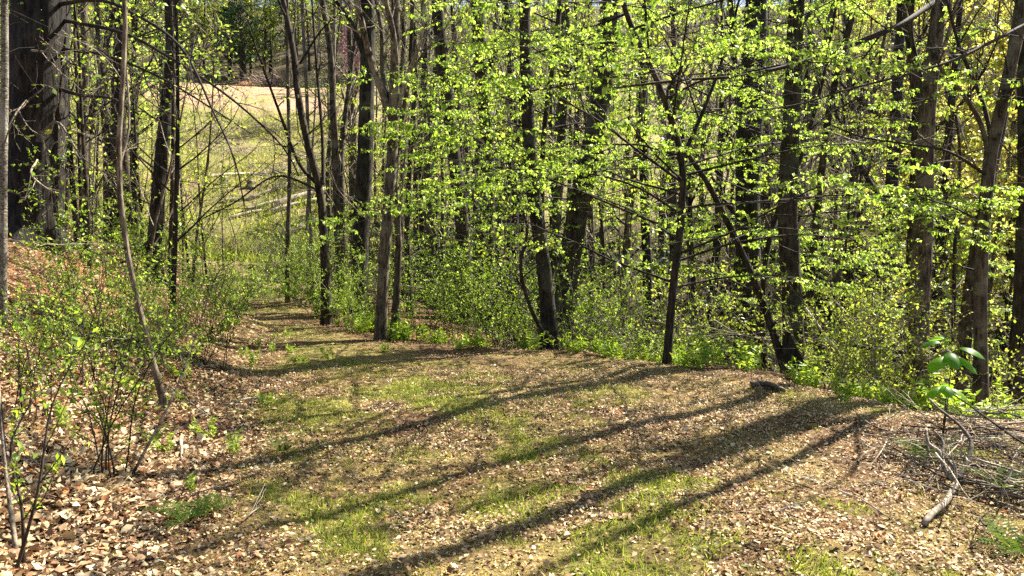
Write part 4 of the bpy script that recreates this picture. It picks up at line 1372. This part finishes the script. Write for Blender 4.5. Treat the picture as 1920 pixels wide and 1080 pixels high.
# shrubs at the foot of the bank, near and far
for px, py, k, s, lb in ((215, 905, 3, 0.85, "nearest tall green shrub with reddish stems on the litter of the bank"),
                         (60, 800, 3, 0.7, "green shrub half cut by the frame, below the pale lichen trunk"),
                         (150, 720, 4, 0.75, "dense green shrub in front of the slumped red earth"),
                         (300, 700, 0, 0.75, "dense green shrub around the foot of the leaning pale sapling"),
                         (400, 690, 4, 0.8, "green shrub overhanging the path edge by the fallen twigs"),
                         (250, 640, 3, 0.8, "tall green shrub behind the leaning pale sapling"),
                         (425, 640, 3, 0.7, "rounded green shrub where the bank meets the path"),
                         (352, 602, 4, 0.75, "tall green shrub at the crest of the bank"),
                         (215, 690, 3, 0.8, "spreading green shrub between the slumped earth and the pale sapling"),
                         (335, 655, 1, 0.95, "low spreading green shrub beside the leaning pale sapling"),
                         (395, 625, 3, 0.8, "bright green shrub on the upper bank by the path"),
                         (180, 620, 2, 0.9, "upright green shrub above the slumped earth"),
                         (100, 640, 4, 0.7, "low green shrub right of the pale lichen trunk")):
    plant_px(SH[k], px, py, s, lb, lb, one=True)
for px, py, k, s in ((505, 562, 1, 0.9), (470, 578, 0, 0.9), (530, 540, 0, 1.0), (560, 575, 0, 1.1), (590, 590, 1, 1.1), (600, 575, 0, 1.1), (575, 555, 1, 1.2), (430, 590, 1, 1.0), (545, 545, 2, 1.0)):
    plant_px(SH[k], px, py, s, "bright green shrub crowding the path where it bends away", "shrubs at the path bend")
for px, D, k, s in ((650, 12.6, 0, .75), (690, 13.4, 4, .9), (770, 12.6, 3, .85), (810, 12.0, 4, .9), (850, 12.8, 3, 1.0), (895, 12.2, 2, .85), (940, 12.4, 4, 1.0),
                    (820, 14.0, 2, 1.1), (880, 14.5, 3, 1.2), (960, 13.8, 0, 1.1), (730, 15.0, 3, 1.2), (630, 14.0, 4, 1.0), (1000, 12.6, 4, .9)):
    plant_px(SH[k], px, 600, s, "bright green shrub of the thicket between fan-forked tree and bent stem", "thicket along the path corner", D=D)
for px, D, k, s in ((1080, 11.9, 0, 1.1), (1120, 12.6, 1, 1.2), (1150, 13.6, 0, 1.3), (1200, 14.6, 2, 1.3), (1110, 14.5, 0, 1.4), (1060, 13.5, 2, 1.3)):
    plant_px(SH[k], px, 600, s, "green shrub in the hollow behind the edge tree with bent stem", "shrubs in the hollow", D=D)
for px, D, k, s in ((1560, 9.0, 0, .8), (1600, 9.3, 0, 1.0), (1640, 9.0, 1, .85), (1680, 9.6, 0, .95), (1610, 10.2, 1, 1.0), (1780, 9.2, 0, .9), (1900, 8.6, 0, .8), (1560, 11.0, 1, 1.1),
                    (1640, 11.5, 1, 1.2), (1500, 12, 0, 1.1), (1760, 11.5, 1, 1.1), (1870, 10.5, 0, 1.1), (1350, 13, 1, 1.1), (1300, 12, 0, 1.0)):
    plant_px(SY[k], px, 640, s, "pale yellow-green loose shrub just below the edge of the litter", "pale shrubs below the edge", D=D)
SL = [shrub_proto("evergreen_shrub", 2.0, 8, 6, 0.085, 'leaf_laurel', 'twig_dark', spread=0.7), shrub_proto("evergreen_shrub", 1.6, 9, 7, 0.075, 'leaf_laurel', 'twig_dark', spread=0.9)]
taken.clear()
for x, y in scatter(40, 17, 40, -0.08, 0.80, 1.5):
    plant(pick(SL), x, y, rng.uniform(1.0, 2.0), "dark evergreen shrub", "dark evergreen shrubs of the ravine")
taken.clear()
for x, y in scatter(22, 12.5, 30, -0.10, 0.70, 1.0):
    plant(pick(SH + SY), x, y, rng.uniform(0.9, 1.7), "leafy shrub on the shaded ravine floor", "shrubs of the ravine floor")
for x, y in scatter(60, 11.5, 30, 0.0, 0.70, 0.7):
    plant(pick(SB), x, y, rng.uniform(0.9, 1.5), "bare grey tangled shrub on the ravine slope", "bare shrubs of the ravine")
for x, y in scatter(9, 20, 38, -0.25, -0.12, 1.2):
    plant(pick(SH[:2] + SB), x, y, rng.uniform(0.8, 1.3), "low shrub between the path bend and the clearing", "shrubs before the clearing")
for x, y in scatter(17, 9.5, 26, -0.78, -0.44, 1.0):
    plant(pick(SH + SY + SB[:1]), x, y, rng.uniform(0.8, 1.4), "leafy shrub on the bank among the slim trunks", "shrubs on the bank")
for x, y in scatter(10, 30, 36, -0.46, -0.30, 1.0):
    plant(SH[1], x, y, rng.uniform(0.8, 1.2), "green shrub at the foot of the clearing", "shrubs at the clearing's foot")


for k in range(18):
    y = rng.uniform(26, 52); x = rng.uniform(-0.44, -0.22) * y
    plant(pick([PS[0], PS[2], PS[2]]), x, y, rng.uniform(0.6, 1.1), "thin sapling", "saplings of the clearing")
for k in range(84):
    y = 34 + 50 * rng.random() ** 1.3; x = rng.uniform(-0.48, -0.2) * y
    plant(pick(SY + SB + SB), x, y, rng.uniform(0.6, 1.5), "low weedy bush in the grassy clearing", "bushes of the clearing")


def herb_proto(hgt, nst, lsize):
    t = thing("woodland_herb", "", "plant", (0, 0, 0))
    a = rng.random(nst) * 6.283
    d = np.stack([np.cos(a) * 0.35, np.sin(a) * 0.35, np.ones(nst)], 1)
    p0 = np.stack([rng.normal(0, 0.05, nst), rng.normal(0, 0.05, nst), np.full(nst, -0.02)], 1)
    b1 = shoots(p0, d, hgt * rng.uniform(0.6, 1.2, nst), 5, 0.1, 0.08)
    g = Geo(); g.tubes(b1, np.full((nst, 5), 0.0025), 3)
    add("stems", g.mesh("stems", 'leaf_herb'), t, kind="stuff")
    g = Geo()
    pos, dd, nr, ln = leaf_on(b1, 13, lsize, 0.25, -0.15, 0.25)
    dd[:, 2] *= 0.5
    g.leaves(pos, dd, nr, ln, ln * 0.42, 0.12, 0.5)
    add("foliage", g.mesh("foliage", 'leaf_herb'), t)
    t.hide_render = True
    return t


HB = [herb_proto(0.20, 7, 0.055), herb_proto(0.26, 6, 0.06), herb_proto(0.15, 8, 0.045)]
arc = []
for (ax, ay), (bx, by) in zip(EDGE[3:10], EDGE[4:11]):
    for _ in range(int(9.5 * math.hypot(bx - ax, by - ay))):
        f = rng.random()
        arc.append((ax + (bx - ax) * f, ay + (by - ay) * f))
for x, y in arc:
    nx_, ny_ = rng.normal(0.05, 0.28), rng.normal(0.10, 0.28)
    plant(pick(HB), x + nx_, y + ny_, rng.uniform(0.5, 1.5), "small bright green herb along the edge of the litter", "herbs along the litter edge")
taken.clear()
for k in range(26):
    y = rng.uniform(4.5, 12)
    x = np.interp(y, XL_Y, XL_X) + rng.normal(-0.5, 0.7)
    plant(pick(HB), x, y, rng.uniform(0.4, 0.9), "small green herb at the foot of the leafy bank", "herbs at the bank foot")


def fern(px, py, s, label, nf=9, L=0.42):
    q = gnd(px, py)
    t = thing("fern", label, "fern", tuple(q), None, rng.random() * 6, s)
    for k in range(nf):
        a = 6.283 * k / nf + rng.normal(0, 0.2)
        d = np.array([[math.cos(a) * 0.7, math.sin(a) * 0.7, rng.uniform(0.6, 1.1)]])
        ln = L * rng.uniform(0.7, 1.15)
        c = shoots(np.zeros((1, 3)), d, [ln], 16, -1.1, 0.02)[0]
        g = Geo(); g.tubes(c, np.linspace(0.003, 0.001, 16), 3)
        tan = nrm(np.gradient(c, axis=0))
        sd = nrm(np.cross(tan, Z3))
        up = np.cross(sd, tan)
        f = np.linspace(0, 1, 16)
        pl = 0.26 * ln * np.sin(np.pi * np.clip(f * 0.9 + 0.12, 0, 1)) + 0.006
        for sg in (-1, 1):
            g.leaves(c[2:], nrm(sd[2:] * sg + tan[2:] * 0.35), up[2:], pl[2:], np.full(14, 0.020), 0.1)
        add("frond", g.mesh("frond", 'leaf_fern'), t)


fern(345, 985, 0.6, "dark green fern on the shadowed path edge")
fern(395, 965, 0.5, "smaller fern beside the dark fern on the path edge", 7)
fern(1885, 930, 0.7, "green fern growing through the brush pile twigs", 9)
fern(1905, 1040, 0.7, "dark fern in the near corner below the brush pile", 9)
fern(1745, 870, 0.8, "small fern under the forked grey limb of the brush pile", 8)
fern(1700, 745, 0.9, "fern at the edge below the big-leaved seedling", 8)
fern(290, 830, 0.6, "tiny fern in the tan litter of the bank", 6)
fern(530, 850, 0.5, "tiny fern tuft beside the path on the litter", 6)


# ------------------------------------------------------------------ big-leaved seedling
def seedling():
    b = gnd(1768, 822)
    D = b[1]
    t = thing("seedling", "seedling with broad drooping bright green leaves on a thin stem", "seedling", tuple(b))
    c = curve(np.array([b, at(1776, 760, D), at(1782, 700, D), at(1786, 660, D)]), 14)
    g = Geo(); g.tubes(c, np.linspace(0.005, 0.0035, 14), 6)
    c2 = curve(np.array([b + [0.02, 0.05, 0], at(1772, 770, D + 0.05), at(1775, 735, D + 0.05)]), 10)
    g.tubes(c2, np.linspace(0.006, 0.004, 10), 6)
    add("stem", g.mesh("stem", 'twig_dark', b, True), t)
    spec = [((1786, 660), (1765, 640), (-0.5, 0.2, 0.25), 0.15), ((1786, 665), (1800, 652), (0.5, -0.3, 0.25), 0.17), ((1784, 675), (1795, 668), (0.6, -0.5, 0.0), 0.17),
            ((1783, 680), (1768, 668), (-0.7, -0.3, 0.05), 0.17), ((1784, 672), (1780, 660), (-0.1, -0.8, 0.1), 0.17), ((1786, 662), (1770, 634), (-0.2, 0.5, 0.3), 0.13),
            ((1775, 735), (1762, 725), (-0.7, -0.2, 0.1), 0.13), ((1775, 735), (1785, 728), (0.6, -0.2, 0.0), 0.14), ((1775, 735), (1770, 722), (-0.1, -0.7, 0.2), 0.13),
            ((1775, 735), (1778, 720), (0.2, 0.6, 0.2), 0.12)]
    for s, e, d, L in spec:
        p0, p1 = at(*s, D), at(*e, D)
        g = Geo()
        g.tubes(curve(np.array([p0, p1]), 4), np.full(4, 0.0025), 4)
        d = nrm(np.array(d))
        # a blade of 7 rows, drooping
        rows, cols = 9, 5
        f = np.linspace(0, 1, rows)
        wv = L * 0.40 * np.sin(np.pi * np.clip(f * 0.93 + 0.05, 0, 1)) ** 0.75
        wv[-1] = 0.002
        dirs, p, pts = d.copy(), p1.copy(), []
        for k in range(rows):
            pts.append(p.copy())
            dirs = nrm(dirs - Z3 * 0.20)
            p = p + dirs * L / (rows - 1) * 1.15
        pts = np.array(pts)
        tan = nrm(np.gradient(pts, axis=0))
        sd = nrm(np.cross(tan, Z3)); up = np.cross(sd, tan)
        cc = np.linspace(-1, 1, cols)
        v = pts[:, None] + sd[:, None] * (cc[None, :, None] * wv[:, None, None]) - up[:, None] * (np.abs(cc)[None, :, None] ** 1.5 * wv[:, None, None] * 0.45)
        i = np.arange(rows - 1)[:, None] * cols + np.arange(cols - 1)[None]
        q = np.stack([i, i + 1, i + cols + 1, i + cols], -1).reshape(-1, 4) + g.n
        g.v.append(v.reshape(-1, 3)); g.q.append(q); g.r.append(np.full(rows * cols, rng.random())); g.n += rows * cols
        add("leaf", g.mesh("leaf", 'leaf_seedling', b, True), t)


seedling()


# ------------------------------------------------------------------ wood lying about
def rod(name, pts, r, mat, label, cat, group=None, sides=8, cap=True, rough=0.05, n=None, twigs=0, tl=0.3):
    pts = np.array(pts, float)
    c = curve(pts, n or max(8, len(pts) * 4))
    b = c[0].copy()
    g = Geo()
    g.tubes(c, np.linspace(r[0], r[1], len(c)), sides, rough, cap)
    if twigs:
        p2, d2, r2, t2 = sprout(c[None], np.linspace(r[0], r[1], len(c))[None], twigs, 0.25, 1.0, 38, 12)
        d2[:, 2] *= 0.4
        b2 = shoots(p2, d2, tl * rng.uniform(0.5, 1.3, twigs), 5, 0.0, 0.1)
        g.tubes(b2, np.maximum(taper(r2 * 0.55, 5, 0.4), 0.0016), 4)
    me = g.mesh(name, mat, b, True)
    o = add(name, me, None, tuple(b), label=label, category=cat)
    if group:
        o["group"] = group
    return o


# forked grey limb in the brush pile
b = gnd(1738, 995)
t = thing("forked_limb", "thick weathered grey forked limb lying in the brush pile", "branch", tuple(b))


def g3(px, py, up):
    q = gnd(px, py)
    return q + np.array([0, 0, up])


def part_rod(pts, w0, w1, D=4.9):
    c = curve(np.array(pts), 18)
    g = Geo()
    g.tubes(c, np.linspace(w0, w1, 18), 9, 0.06, True)
    add("fork", g.mesh("fork", 'twig_grey', b, True), t)


c0 = g3(1792, 925, 0.06)
part_rod([g3(1732, 992, 0.02), g3(1748, 975, 0.03), g3(1772, 962, 0.06), g3(1782, 942, 0.05), c0], 0.017, 0.019)
part_rod([c0, c0 + [-0.04, 0.06, 0.07], c0 + [-0.03, 0.14, 0.15], c0 + [-0.07, 0.20, 0.19], c0 + [-0.05, 0.28, 0.27]], 0.017, 0.008)
part_rod([c0, c0 + [0.03, 0.08, 0.06], c0 + [-0.01, 0.14, 0.14], c0 + [0.02, 0.20, 0.20], c0 + [-0.01, 0.26, 0.26]], 0.016, 0.008)
part_rod([c0, c0 + [0.07, 0.06, 0.05], c0 + [0.14, 0.12, 0.12], c0 + [0.20, 0.2, 0.2], c0 + [0.19, 0.32, 0.28], c0 + [0.16, 0.5, 0.34], c0 + [0.17, 0.66, 0.38]], 0.018, 0.006)
part_rod([c0, c0 + [0.10, -0.08, 0.03], c0 + [0.17, -0.2, 0.02], c0 + [0.27, -0.3, -0.01]], 0.017, 0.010)

# the brush pile: every stick by itself
lab = ["long thin grey stick lying in the brush pile", "dark crooked twig lying in the brush pile"]
for k in range(125):
    px, py = 1840 + 105 * rng.standard_normal(), 885 + 46 * rng.standard_normal()
    q = gnd(px, py) + [0, 0, rng.uniform(0.01, 0.30) * math.exp(-((px - 1840) / 130.0) ** 2) + 0.01]
    a = rng.normal(2.75, 0.7) if rng.random() < 0.5 else rng.random() * 6.28
    L = rng.uniform(0.25, 0.85)
    d = np.array([math.cos(a), math.sin(a), rng.normal(0, 0.10)])
    p = shoots(q[None] - d * L / 2, d[None], [L], 7, 0, 0.15)[0]
    gz = height(p[:, 0], p[:, 1]) + 0.008
    p[:, 2] = np.maximum(p[:, 2], gz)
    kk = int(rng.random() < 0.55)
    r = rng.uniform(0.003, 0.0065) * (2.0 if rng.random() < 0.1 else 1.0)
    rod("stick", p, (r, r * 0.5), ['dead_wood', 'twig_dark'][kk], lab[kk], "stick", "sticks of the brush pile", 5, False, 0.03, 8, rng.integers(2, 7), 0.28)
for pts, r, mt, lb in (
        ([g3(1606, 786, .04), g3(1640, 815, .06), g3(1690, 830, .08), g3(1800, 835, .12)], (0.009, 0.005), 'twig_grey', "long bent stick reaching out of the brush pile towards the path"),
        ([g3(1606, 820, .03), g3(1680, 850, .10), g3(1740, 890, .14), g3(1760, 935, .05)], (0.006, 0.003), 'twig_grey', "pale arching stick bowed over the brush pile's near end"),
        ([g3(1632, 880, .02), g3(1655, 862, .08), g3(1672, 842, .16)], (0.005, 0.004), 'dead_wood', "short pale stick propped up at the brush pile's near end"),
        ([g3(1690, 822, .10), g3(1780, 835, .12), g3(1880, 838, .14), g3(1960, 850, .1)], (0.007, 0.004), 'twig_dark', "dark straight stick across the top of the brush pile"),
        ([g3(1730, 925, .03), g3(1800, 890, .22), g3(1860, 885, .24), g3(1980, 880, .2)], (0.006, 0.003), 'twig_grey', "long pale stick lying across the forked limb")):
    rod("stick", pts, r, mt, lb, "stick", None, 6, False, 0.03, 14, 4, 0.25)

# single pieces
rod("log", [gnd(1408, 728) + [0, 0, .03], gnd(1440, 728) + [0, 0, .04], gnd(1470, 738) + [0, 0, .03]], (0.030, 0.022), 'bark_grey', "short dark log chunk lying on the litter near the edge", "log", sides=10, rough=0.1)
q = gnd(1428, 742)
rod("stick", [q, q + [-0.02, 0.02, 0.10], q + [-0.04, 0.03, 0.17]], (0.011, 0.008), 'dead_wood', "short pale broken stick poking up beside the dark log chunk", "stick")
rod("log", [at(1768, 660, 9.0), at(1850, 712, 8.9), at(1960, 760, 8.7)], (0.055, 0.075), 'bark_grey', "fallen pole slanting behind the forked slender tree", "log", sides=10)
rod("log", [at(1570, 640, 9.9), at(1640, 655, 10.0), at(1720, 662, 10.2)], (0.022, 0.035), 'bark_dark', "thin dark fallen trunk across the pale shrubs", "log", sides=8)
q0 = at(1511, 578, 9.4)
rod("branch_stub", [at(1510, 577, 9.5), at(1508, 595, 9.4), at(1513, 606, 9.4), at(1560, 650, 9.3), at(1600, 700, 9.2), gnd(1640, 742)], (0.016, 0.010), 'dead_wood', "pale broken branch propped beside the tall reddish dark trunk", "branch", sides=7, n=20)
for k, (pa, pb) in enumerate((((1310, 610), (1560, 640)), ((1340, 600), (1560, 740)), ((1220, 600), (1340, 640)), ((1180, 500), (1260, 660)), ((1560, 560), (1700, 600)), ((1350, 720), (1230, 560)))):
    d0, d1 = rng.uniform(9.8, 11), rng.uniform(9.5, 10.6)
    p0, p1 = at(*pa, d0), at(*pb, d1)
    p1[2] = max(p1[2], hz(p1[0], p1[1]) + 0.01)
    mid = (p0 + p1) / 2 + np.array([0, 0, -0.08]) + rng.normal(0, 0.06, 3)
    rod("fallen_branch", [p0, mid, p1], (0.009, 0.004), 'dead_wood', "thin pale dead branch caught among the shrubs below the edge", "branch", "dead branches below the edge", 5, False, 0.03, 14, 8, 0.5)

# logs felled in the clearing
logs = [((530, 445), (615, 412), 11, "felled pale log with a dark broken end, lowest of the clearing"),
        ((505, 402), (600, 378), 9, "felled pale log just above the lowest one in the clearing"),
        ((512, 392), (612, 362), 13, "thickest pale felled log in the middle of the clearing"),
        ((455, 398), (560, 372), 6, "thin felled log crossing the grass left of the thickest log"),
        ((412, 380), (470, 376), 6, "short felled log in the grass by the thin trees"),
        ((468, 375), (545, 350), 6, "slim felled log slanting up the clearing"),
        ((505, 362), (575, 335), 6, "slim pale felled log under the brush heap of the clearing"),
        ((382, 334), (470, 328), 5, "thin felled log lying level across the upper clearing"),
        ((462, 331), (570, 326), 5, "dark-sided felled log level across the upper clearing"),
        ((430, 412), (490, 398), 6, "short pale felled log low in the grass of the clearing"),
        ((385, 268), (450, 272), 4, "small felled log near the top of the clearing"),
        ((540, 310), (585, 292), 5, "small pale felled log beside the brush heap")]
for pa, pb, w, lb in logs:
    A, B = gnd(*pa), gnd(*pb)
    if np.linalg.norm(A - B) > 9:
        B = A + (B - A) * 9 / np.linalg.norm(A - B)
    r = 1.25 * w * A[1] / F / 2
    A[2] += r * 0.7
    B[2] = hz(B[0], B[1]) + r * 0.7
    rod("felled_log", [A, (A + B) / 2 + [0, 0, 0.05], B], (r, r * 0.8), 'log_pale', lb, "log", "felled logs of the clearing", 12, True, 0.03, 10)
for px, py, lb in ((470, 352, "low cut stump in the grass above the thin felled log"), (600, 430, "low cut stump beside the lowest felled log"), (420, 345, "grey cut stump under the level felled log")):
    q = gnd(px, py)
    g = Geo()
    g.tubes(np.array([q + [0, 0, -0.2], q + [0, 0, 0.1], q + [0.01, 0, 0.3], q + [0.02, 0, 0.55]]), [0.40, 0.30, 0.24, 0.23], 12, 0.08, True)
    add("stump", g.mesh("stump", 'bark_light', q, False), None, tuple(q), label=lb, category="stump")
# brush heap in the clearing
for (px, py) in ((545, 325), (590, 300), (440, 290), (560, 345), (410, 250), (500, 245)):
    q = gnd(px, py)
    N = 110
    a = rng.random(N) * 6.283
    d = np.stack([np.cos(a), np.sin(a) * 0.6, rng.normal(0.15, 0.2, N)], 1)
    p0 = q + np.stack([rng.normal(0, 1.4, N), rng.normal(0, 0.8, N), rng.uniform(0.05, 0.6, N)], 1)
    g = Geo(); g.tubes(shoots(p0, d, rng.uniform(0.8, 2.4, N), 4, -0.2, 0.1), np.full((N, 4), 0.016), 3)
    add("brush_heap", g.mesh("brush_heap", pick(['twig_grey', 'dead_wood']), q), None, tuple(q), label="heap of cut bare branches lying among the felled logs", category="brush heap", group="brush heaps of the clearing")

# twigs on the bank and path
for pts, r, mt, lb in (
        ([g3(244, 905, .02), g3(330, 825, .35), g3(380, 745, .7), g3(412, 690, 1.0), g3(445, 658, 1.15)], (0.010, 0.004), 'twig_dark', "long dark bare stem leaning up from the litter of the bank"),
        ([g3(140, 772, .03), g3(180, 795, .05), g3(215, 820, .03)], (0.010, 0.007), 'dead_wood', "pale stick lying on the bank litter by the near shrub"),
        ([g3(320, 735, .05), g3(385, 790, .06), g3(450, 828, .02)], (0.007, 0.004), 'dead_wood', "pale stick lying down the bank beside the leaning sapling"),
        ([g3(430, 770, .05), g3(460, 760, .06), g3(500, 752, .03)], (0.012, 0.009), 'dead_wood', "short weathered stick at the path edge on the litter"),
        ([g3(452, 985, .01), g3(470, 975, .03), g3(490, 955, .015)], (0.005, 0.004), 'dead_wood', "thin curved pale stick on the shadowed path"),
        ([g3(338, 825, .0), g3(340, 845, .05), g3(341, 866, .0)], (0.014, 0.010), 'dead_wood', "stubby pale stick end in the tan litter"),
        ([g3(30, 1040, .02), g3(14, 960, .25), g3(6, 900, .5)], (0.012, 0.008), 'twig_grey', "curved grey stem in the near corner of the bank"),
        ([g3(350, 940, .015), g3(395, 928, .03), g3(440, 925, .015)], (0.005, 0.003), 'twig_dark', "thin dark stick lying on the tan litter")):
    rod("stick", pts, r, mt, lb, "stick", None, 6, True, 0.04, 18, 5 if r[1] < 0.005 else 0, 0.35)
for k in range(46):
    px, py = rng.uniform(80, 1700), rng.uniform(700, 1070)
    if 560 < px < 1300 and rng.random() < 0.6:
        continue
    q = gnd(px, py)
    a = rng.random() * 3.14
    L = rng.uniform(0.10, 0.45)
    d = np.array([math.cos(a), math.sin(a), 0.0])
    p = shoots(q[None], d[None], [L], 5, 0, 0.08)[0]
    p[:, 2] = height(p[:, 0], p[:, 1]) + 0.014
    rod("twig", p, (rng.uniform(0.002, 0.005), 0.0015), pick(['dead_wood', 'twig_grey', 'twig_dark']), "small fallen twig lying on the leaf litter", "twig", "fallen twigs on the litter", 4, False, 0.03, 7)

# tall near stems on the bank side
for px, py, tpx, tpy, lb in ((30, 1075, 95, 770, "near reddish-brown stem with a few leaves in the corner of the bank"), (45, 1060, 20, 840, "second near brown stem in the corner of the bank")):
    q = gnd(px, py)
    D = q[1]
    t = thing("shrub", lb, "shrub", tuple(q))
    c = curve(np.array([q, at((px + tpx) / 2 + 8, (py + tpy) / 2, D), at(tpx, tpy, D + 0.1), at(tpx + 40, tpy - 90, D + 0.2)]), 16)
    rr = np.linspace(0.009, 0.003, 16)
    g = Geo(); g.tubes(c, rr, 6)
    p2, d2, r2, t2 = sprout(c[None], rr[None], 12, 0.25, 1, 45, 14)
    b2 = shoots(p2, d2, rng.uniform(0.15, 0.4, 12), 6, 0.3, 0.1)
    g.tubes(b2, np.maximum(taper(r2 * 0.5, 6), 0.0015), 4)
    add("stem", g.mesh("stem", 'twig_dark', q, True), t)
    g = Geo()
    pos, dd, nr, ln = leaf_on(b2, 9, 0.035, 0.25, 0.0)
    g.leaves(pos, dd, nr, ln, ln * 0.5, 0.15)
    add("foliage", g.mesh("foliage", 'leaf_shrub', q), t)

# prototypes that found no place
for o in list(bpy.data.objects):
    if o.hide_render and o.type == 'EMPTY' and o.name not in used:
        for ch in list(o.children):
            bpy.data.objects.remove(ch)
        bpy.data.objects.remove(o)

# ------------------------------------------------------------------ labels that single each repeat out
REFS = [(60, "the massive shaggy trunk", 10.2), (235, "the leaning pale sapling", 6.4), (305, "the dark crooked trunk", 12.5), (400, "the felled logs", 52.0), (460, "the path bend", 14.0), (530, "the thin straight sapling", 17.0), (568, "the pair-stemmed sapling", 17.5), (604, "the crooked thin tree", 13.5), (636, "the tall grey trunk", 17.0),
        (682, "the dark straight trunk", 15.0), (730, "the fan-forked tree", 11.6), (862, "the leaning tall trunk", 16.5), (912, "the sunlit-edged trunk", 18.0),
        (1022, "the bent-stem edge tree", 10.9), (1090, "the slanting thick trunk", 12.2), (1262, "the bright layered tree", 9.2), (1403, "the wide ravine trunk", 15.0),
        (1482, "the reddish dark trunk", 10.3), (1600, "the pale shrubs", 9.6), (1728, "the torn-bark tree", 9.8), (1842, "the forked slender tree", 8.2), (1930, "the black stout trunk", 9.8)]
SHORT = {"bare trees in the ravine": "bare-crowned ravine tree", "budding trees in the ravine": "yellow-green budding ravine tree", "bare trees on the far slope": "grey tree far across the ravine",
         "budding trees on the far slope": "pale green tree far across the ravine", "golden trees on the far slope": "golden tree high on the far slope", "bare trees behind the field": "bare tree beyond the field, seen past",
         "bare trees on the bank": "bare grey tree up the bank", "budding trees on the bank": "budding yellow-green tree up the bank", "budding trees beside the clearing": "green budding hillside tree",
         "saplings in the ravine": "thin ravine sapling", "saplings by the clearing": "thin bare sapling near the clearing", "saplings on the bank": "thin budding bank sapling",
         "layered saplings in the ravine": "layered green ravine sapling", "layered saplings on the bank": "layered yellow-green bank sapling", "layered saplings before the clearing": "layered pale sapling before the clearing",
         "slim trunks before the clearing": "slim bare trunk near the clearing", "slim bare trees of the bank": "slim bare bank tree",
         "dark evergreen shrubs of the ravine": "dark evergreen laurel shrub", "leafing saplings above the path": "yellow-green leafing sapling above the path",
         "golden trees behind the edge": "golden tree on the near slope", "shrubs at the path bend": "bright green path-side shrub", "thicket along the path corner": "bright green thicket shrub",
         "shrubs in the hollow": "green hollow shrub", "pale shrubs below the edge": "pale yellow-green edge shrub", "shrubs of the ravine floor": "leafy ravine floor shrub",
         "bare shrubs of the ravine": "bare tangled grey shrub", "shrubs before the clearing": "low shrub before the clearing", "shrubs on the bank": "leafy bank shrub",
         "shrubs at the clearing's foot": "green shrub at the clearing's foot", "saplings of the clearing": "thin sapling standing in the clearing", "bushes of the clearing": "low weedy clearing bush", "herbs along the litter edge": "small bright herb on the litter edge",
         "herbs at the bank foot": "small green herb at the bank's foot", "dead branches below the edge": "thin pale dead branch", "fallen twigs on the litter": "small fallen twig on the litter",
         "brush heaps of the clearing": "heap of cut branches in the clearing"}
ORD = ["nearest one", "second back", "third back", "fourth back", "fifth back", "sixth back", "seventh back", "eighth back", "ninth back", "tenth back", "eleventh back", "twelfth back", "thirteenth back", "fourteenth back", "fifteenth back", "sixteenth back", "seventeenth back",
       "eighteenth back", "nineteenth back", "twentieth back", "twenty-first back", "twenty-second back", "twenty-third back", "twenty-fourth back", "twenty-fifth back", "twenty-sixth back", "twenty-seventh back", "twenty-eighth back", "twenty-ninth back", "thirtieth back", "thirty-first back", "thirty-second back", "thirty-third back", "thirty-fourth back", "farthest"]
slots = {}
for o in sc.objects:
    if o.parent is None and o.get("group") in SHORT:
        x, y = o.location.x, max(o.location.y, 0.5)
        px = W / 2 + F * x / y
        r = min(REFS, key=lambda q: abs(q[0] - px))
        rel = "" if o["group"] == "bare trees behind the field" else ("behind " if y > r[2] + 0.4 else ("in front of " if y < r[2] - 0.8 else "beside "))
        slots.setdefault((o["group"], rel, r[1]), []).append((y, o))
for (grp, rel, ref), l in slots.items():
    l.sort(key=lambda e: e[0])
    for k, (_, o) in enumerate(l):
        o["label"] = "%s %s%s" % (SHORT[grp], rel, ref) + (", " + ORD[min(k, len(ORD) - 1)] if len(l) > 1 else "")
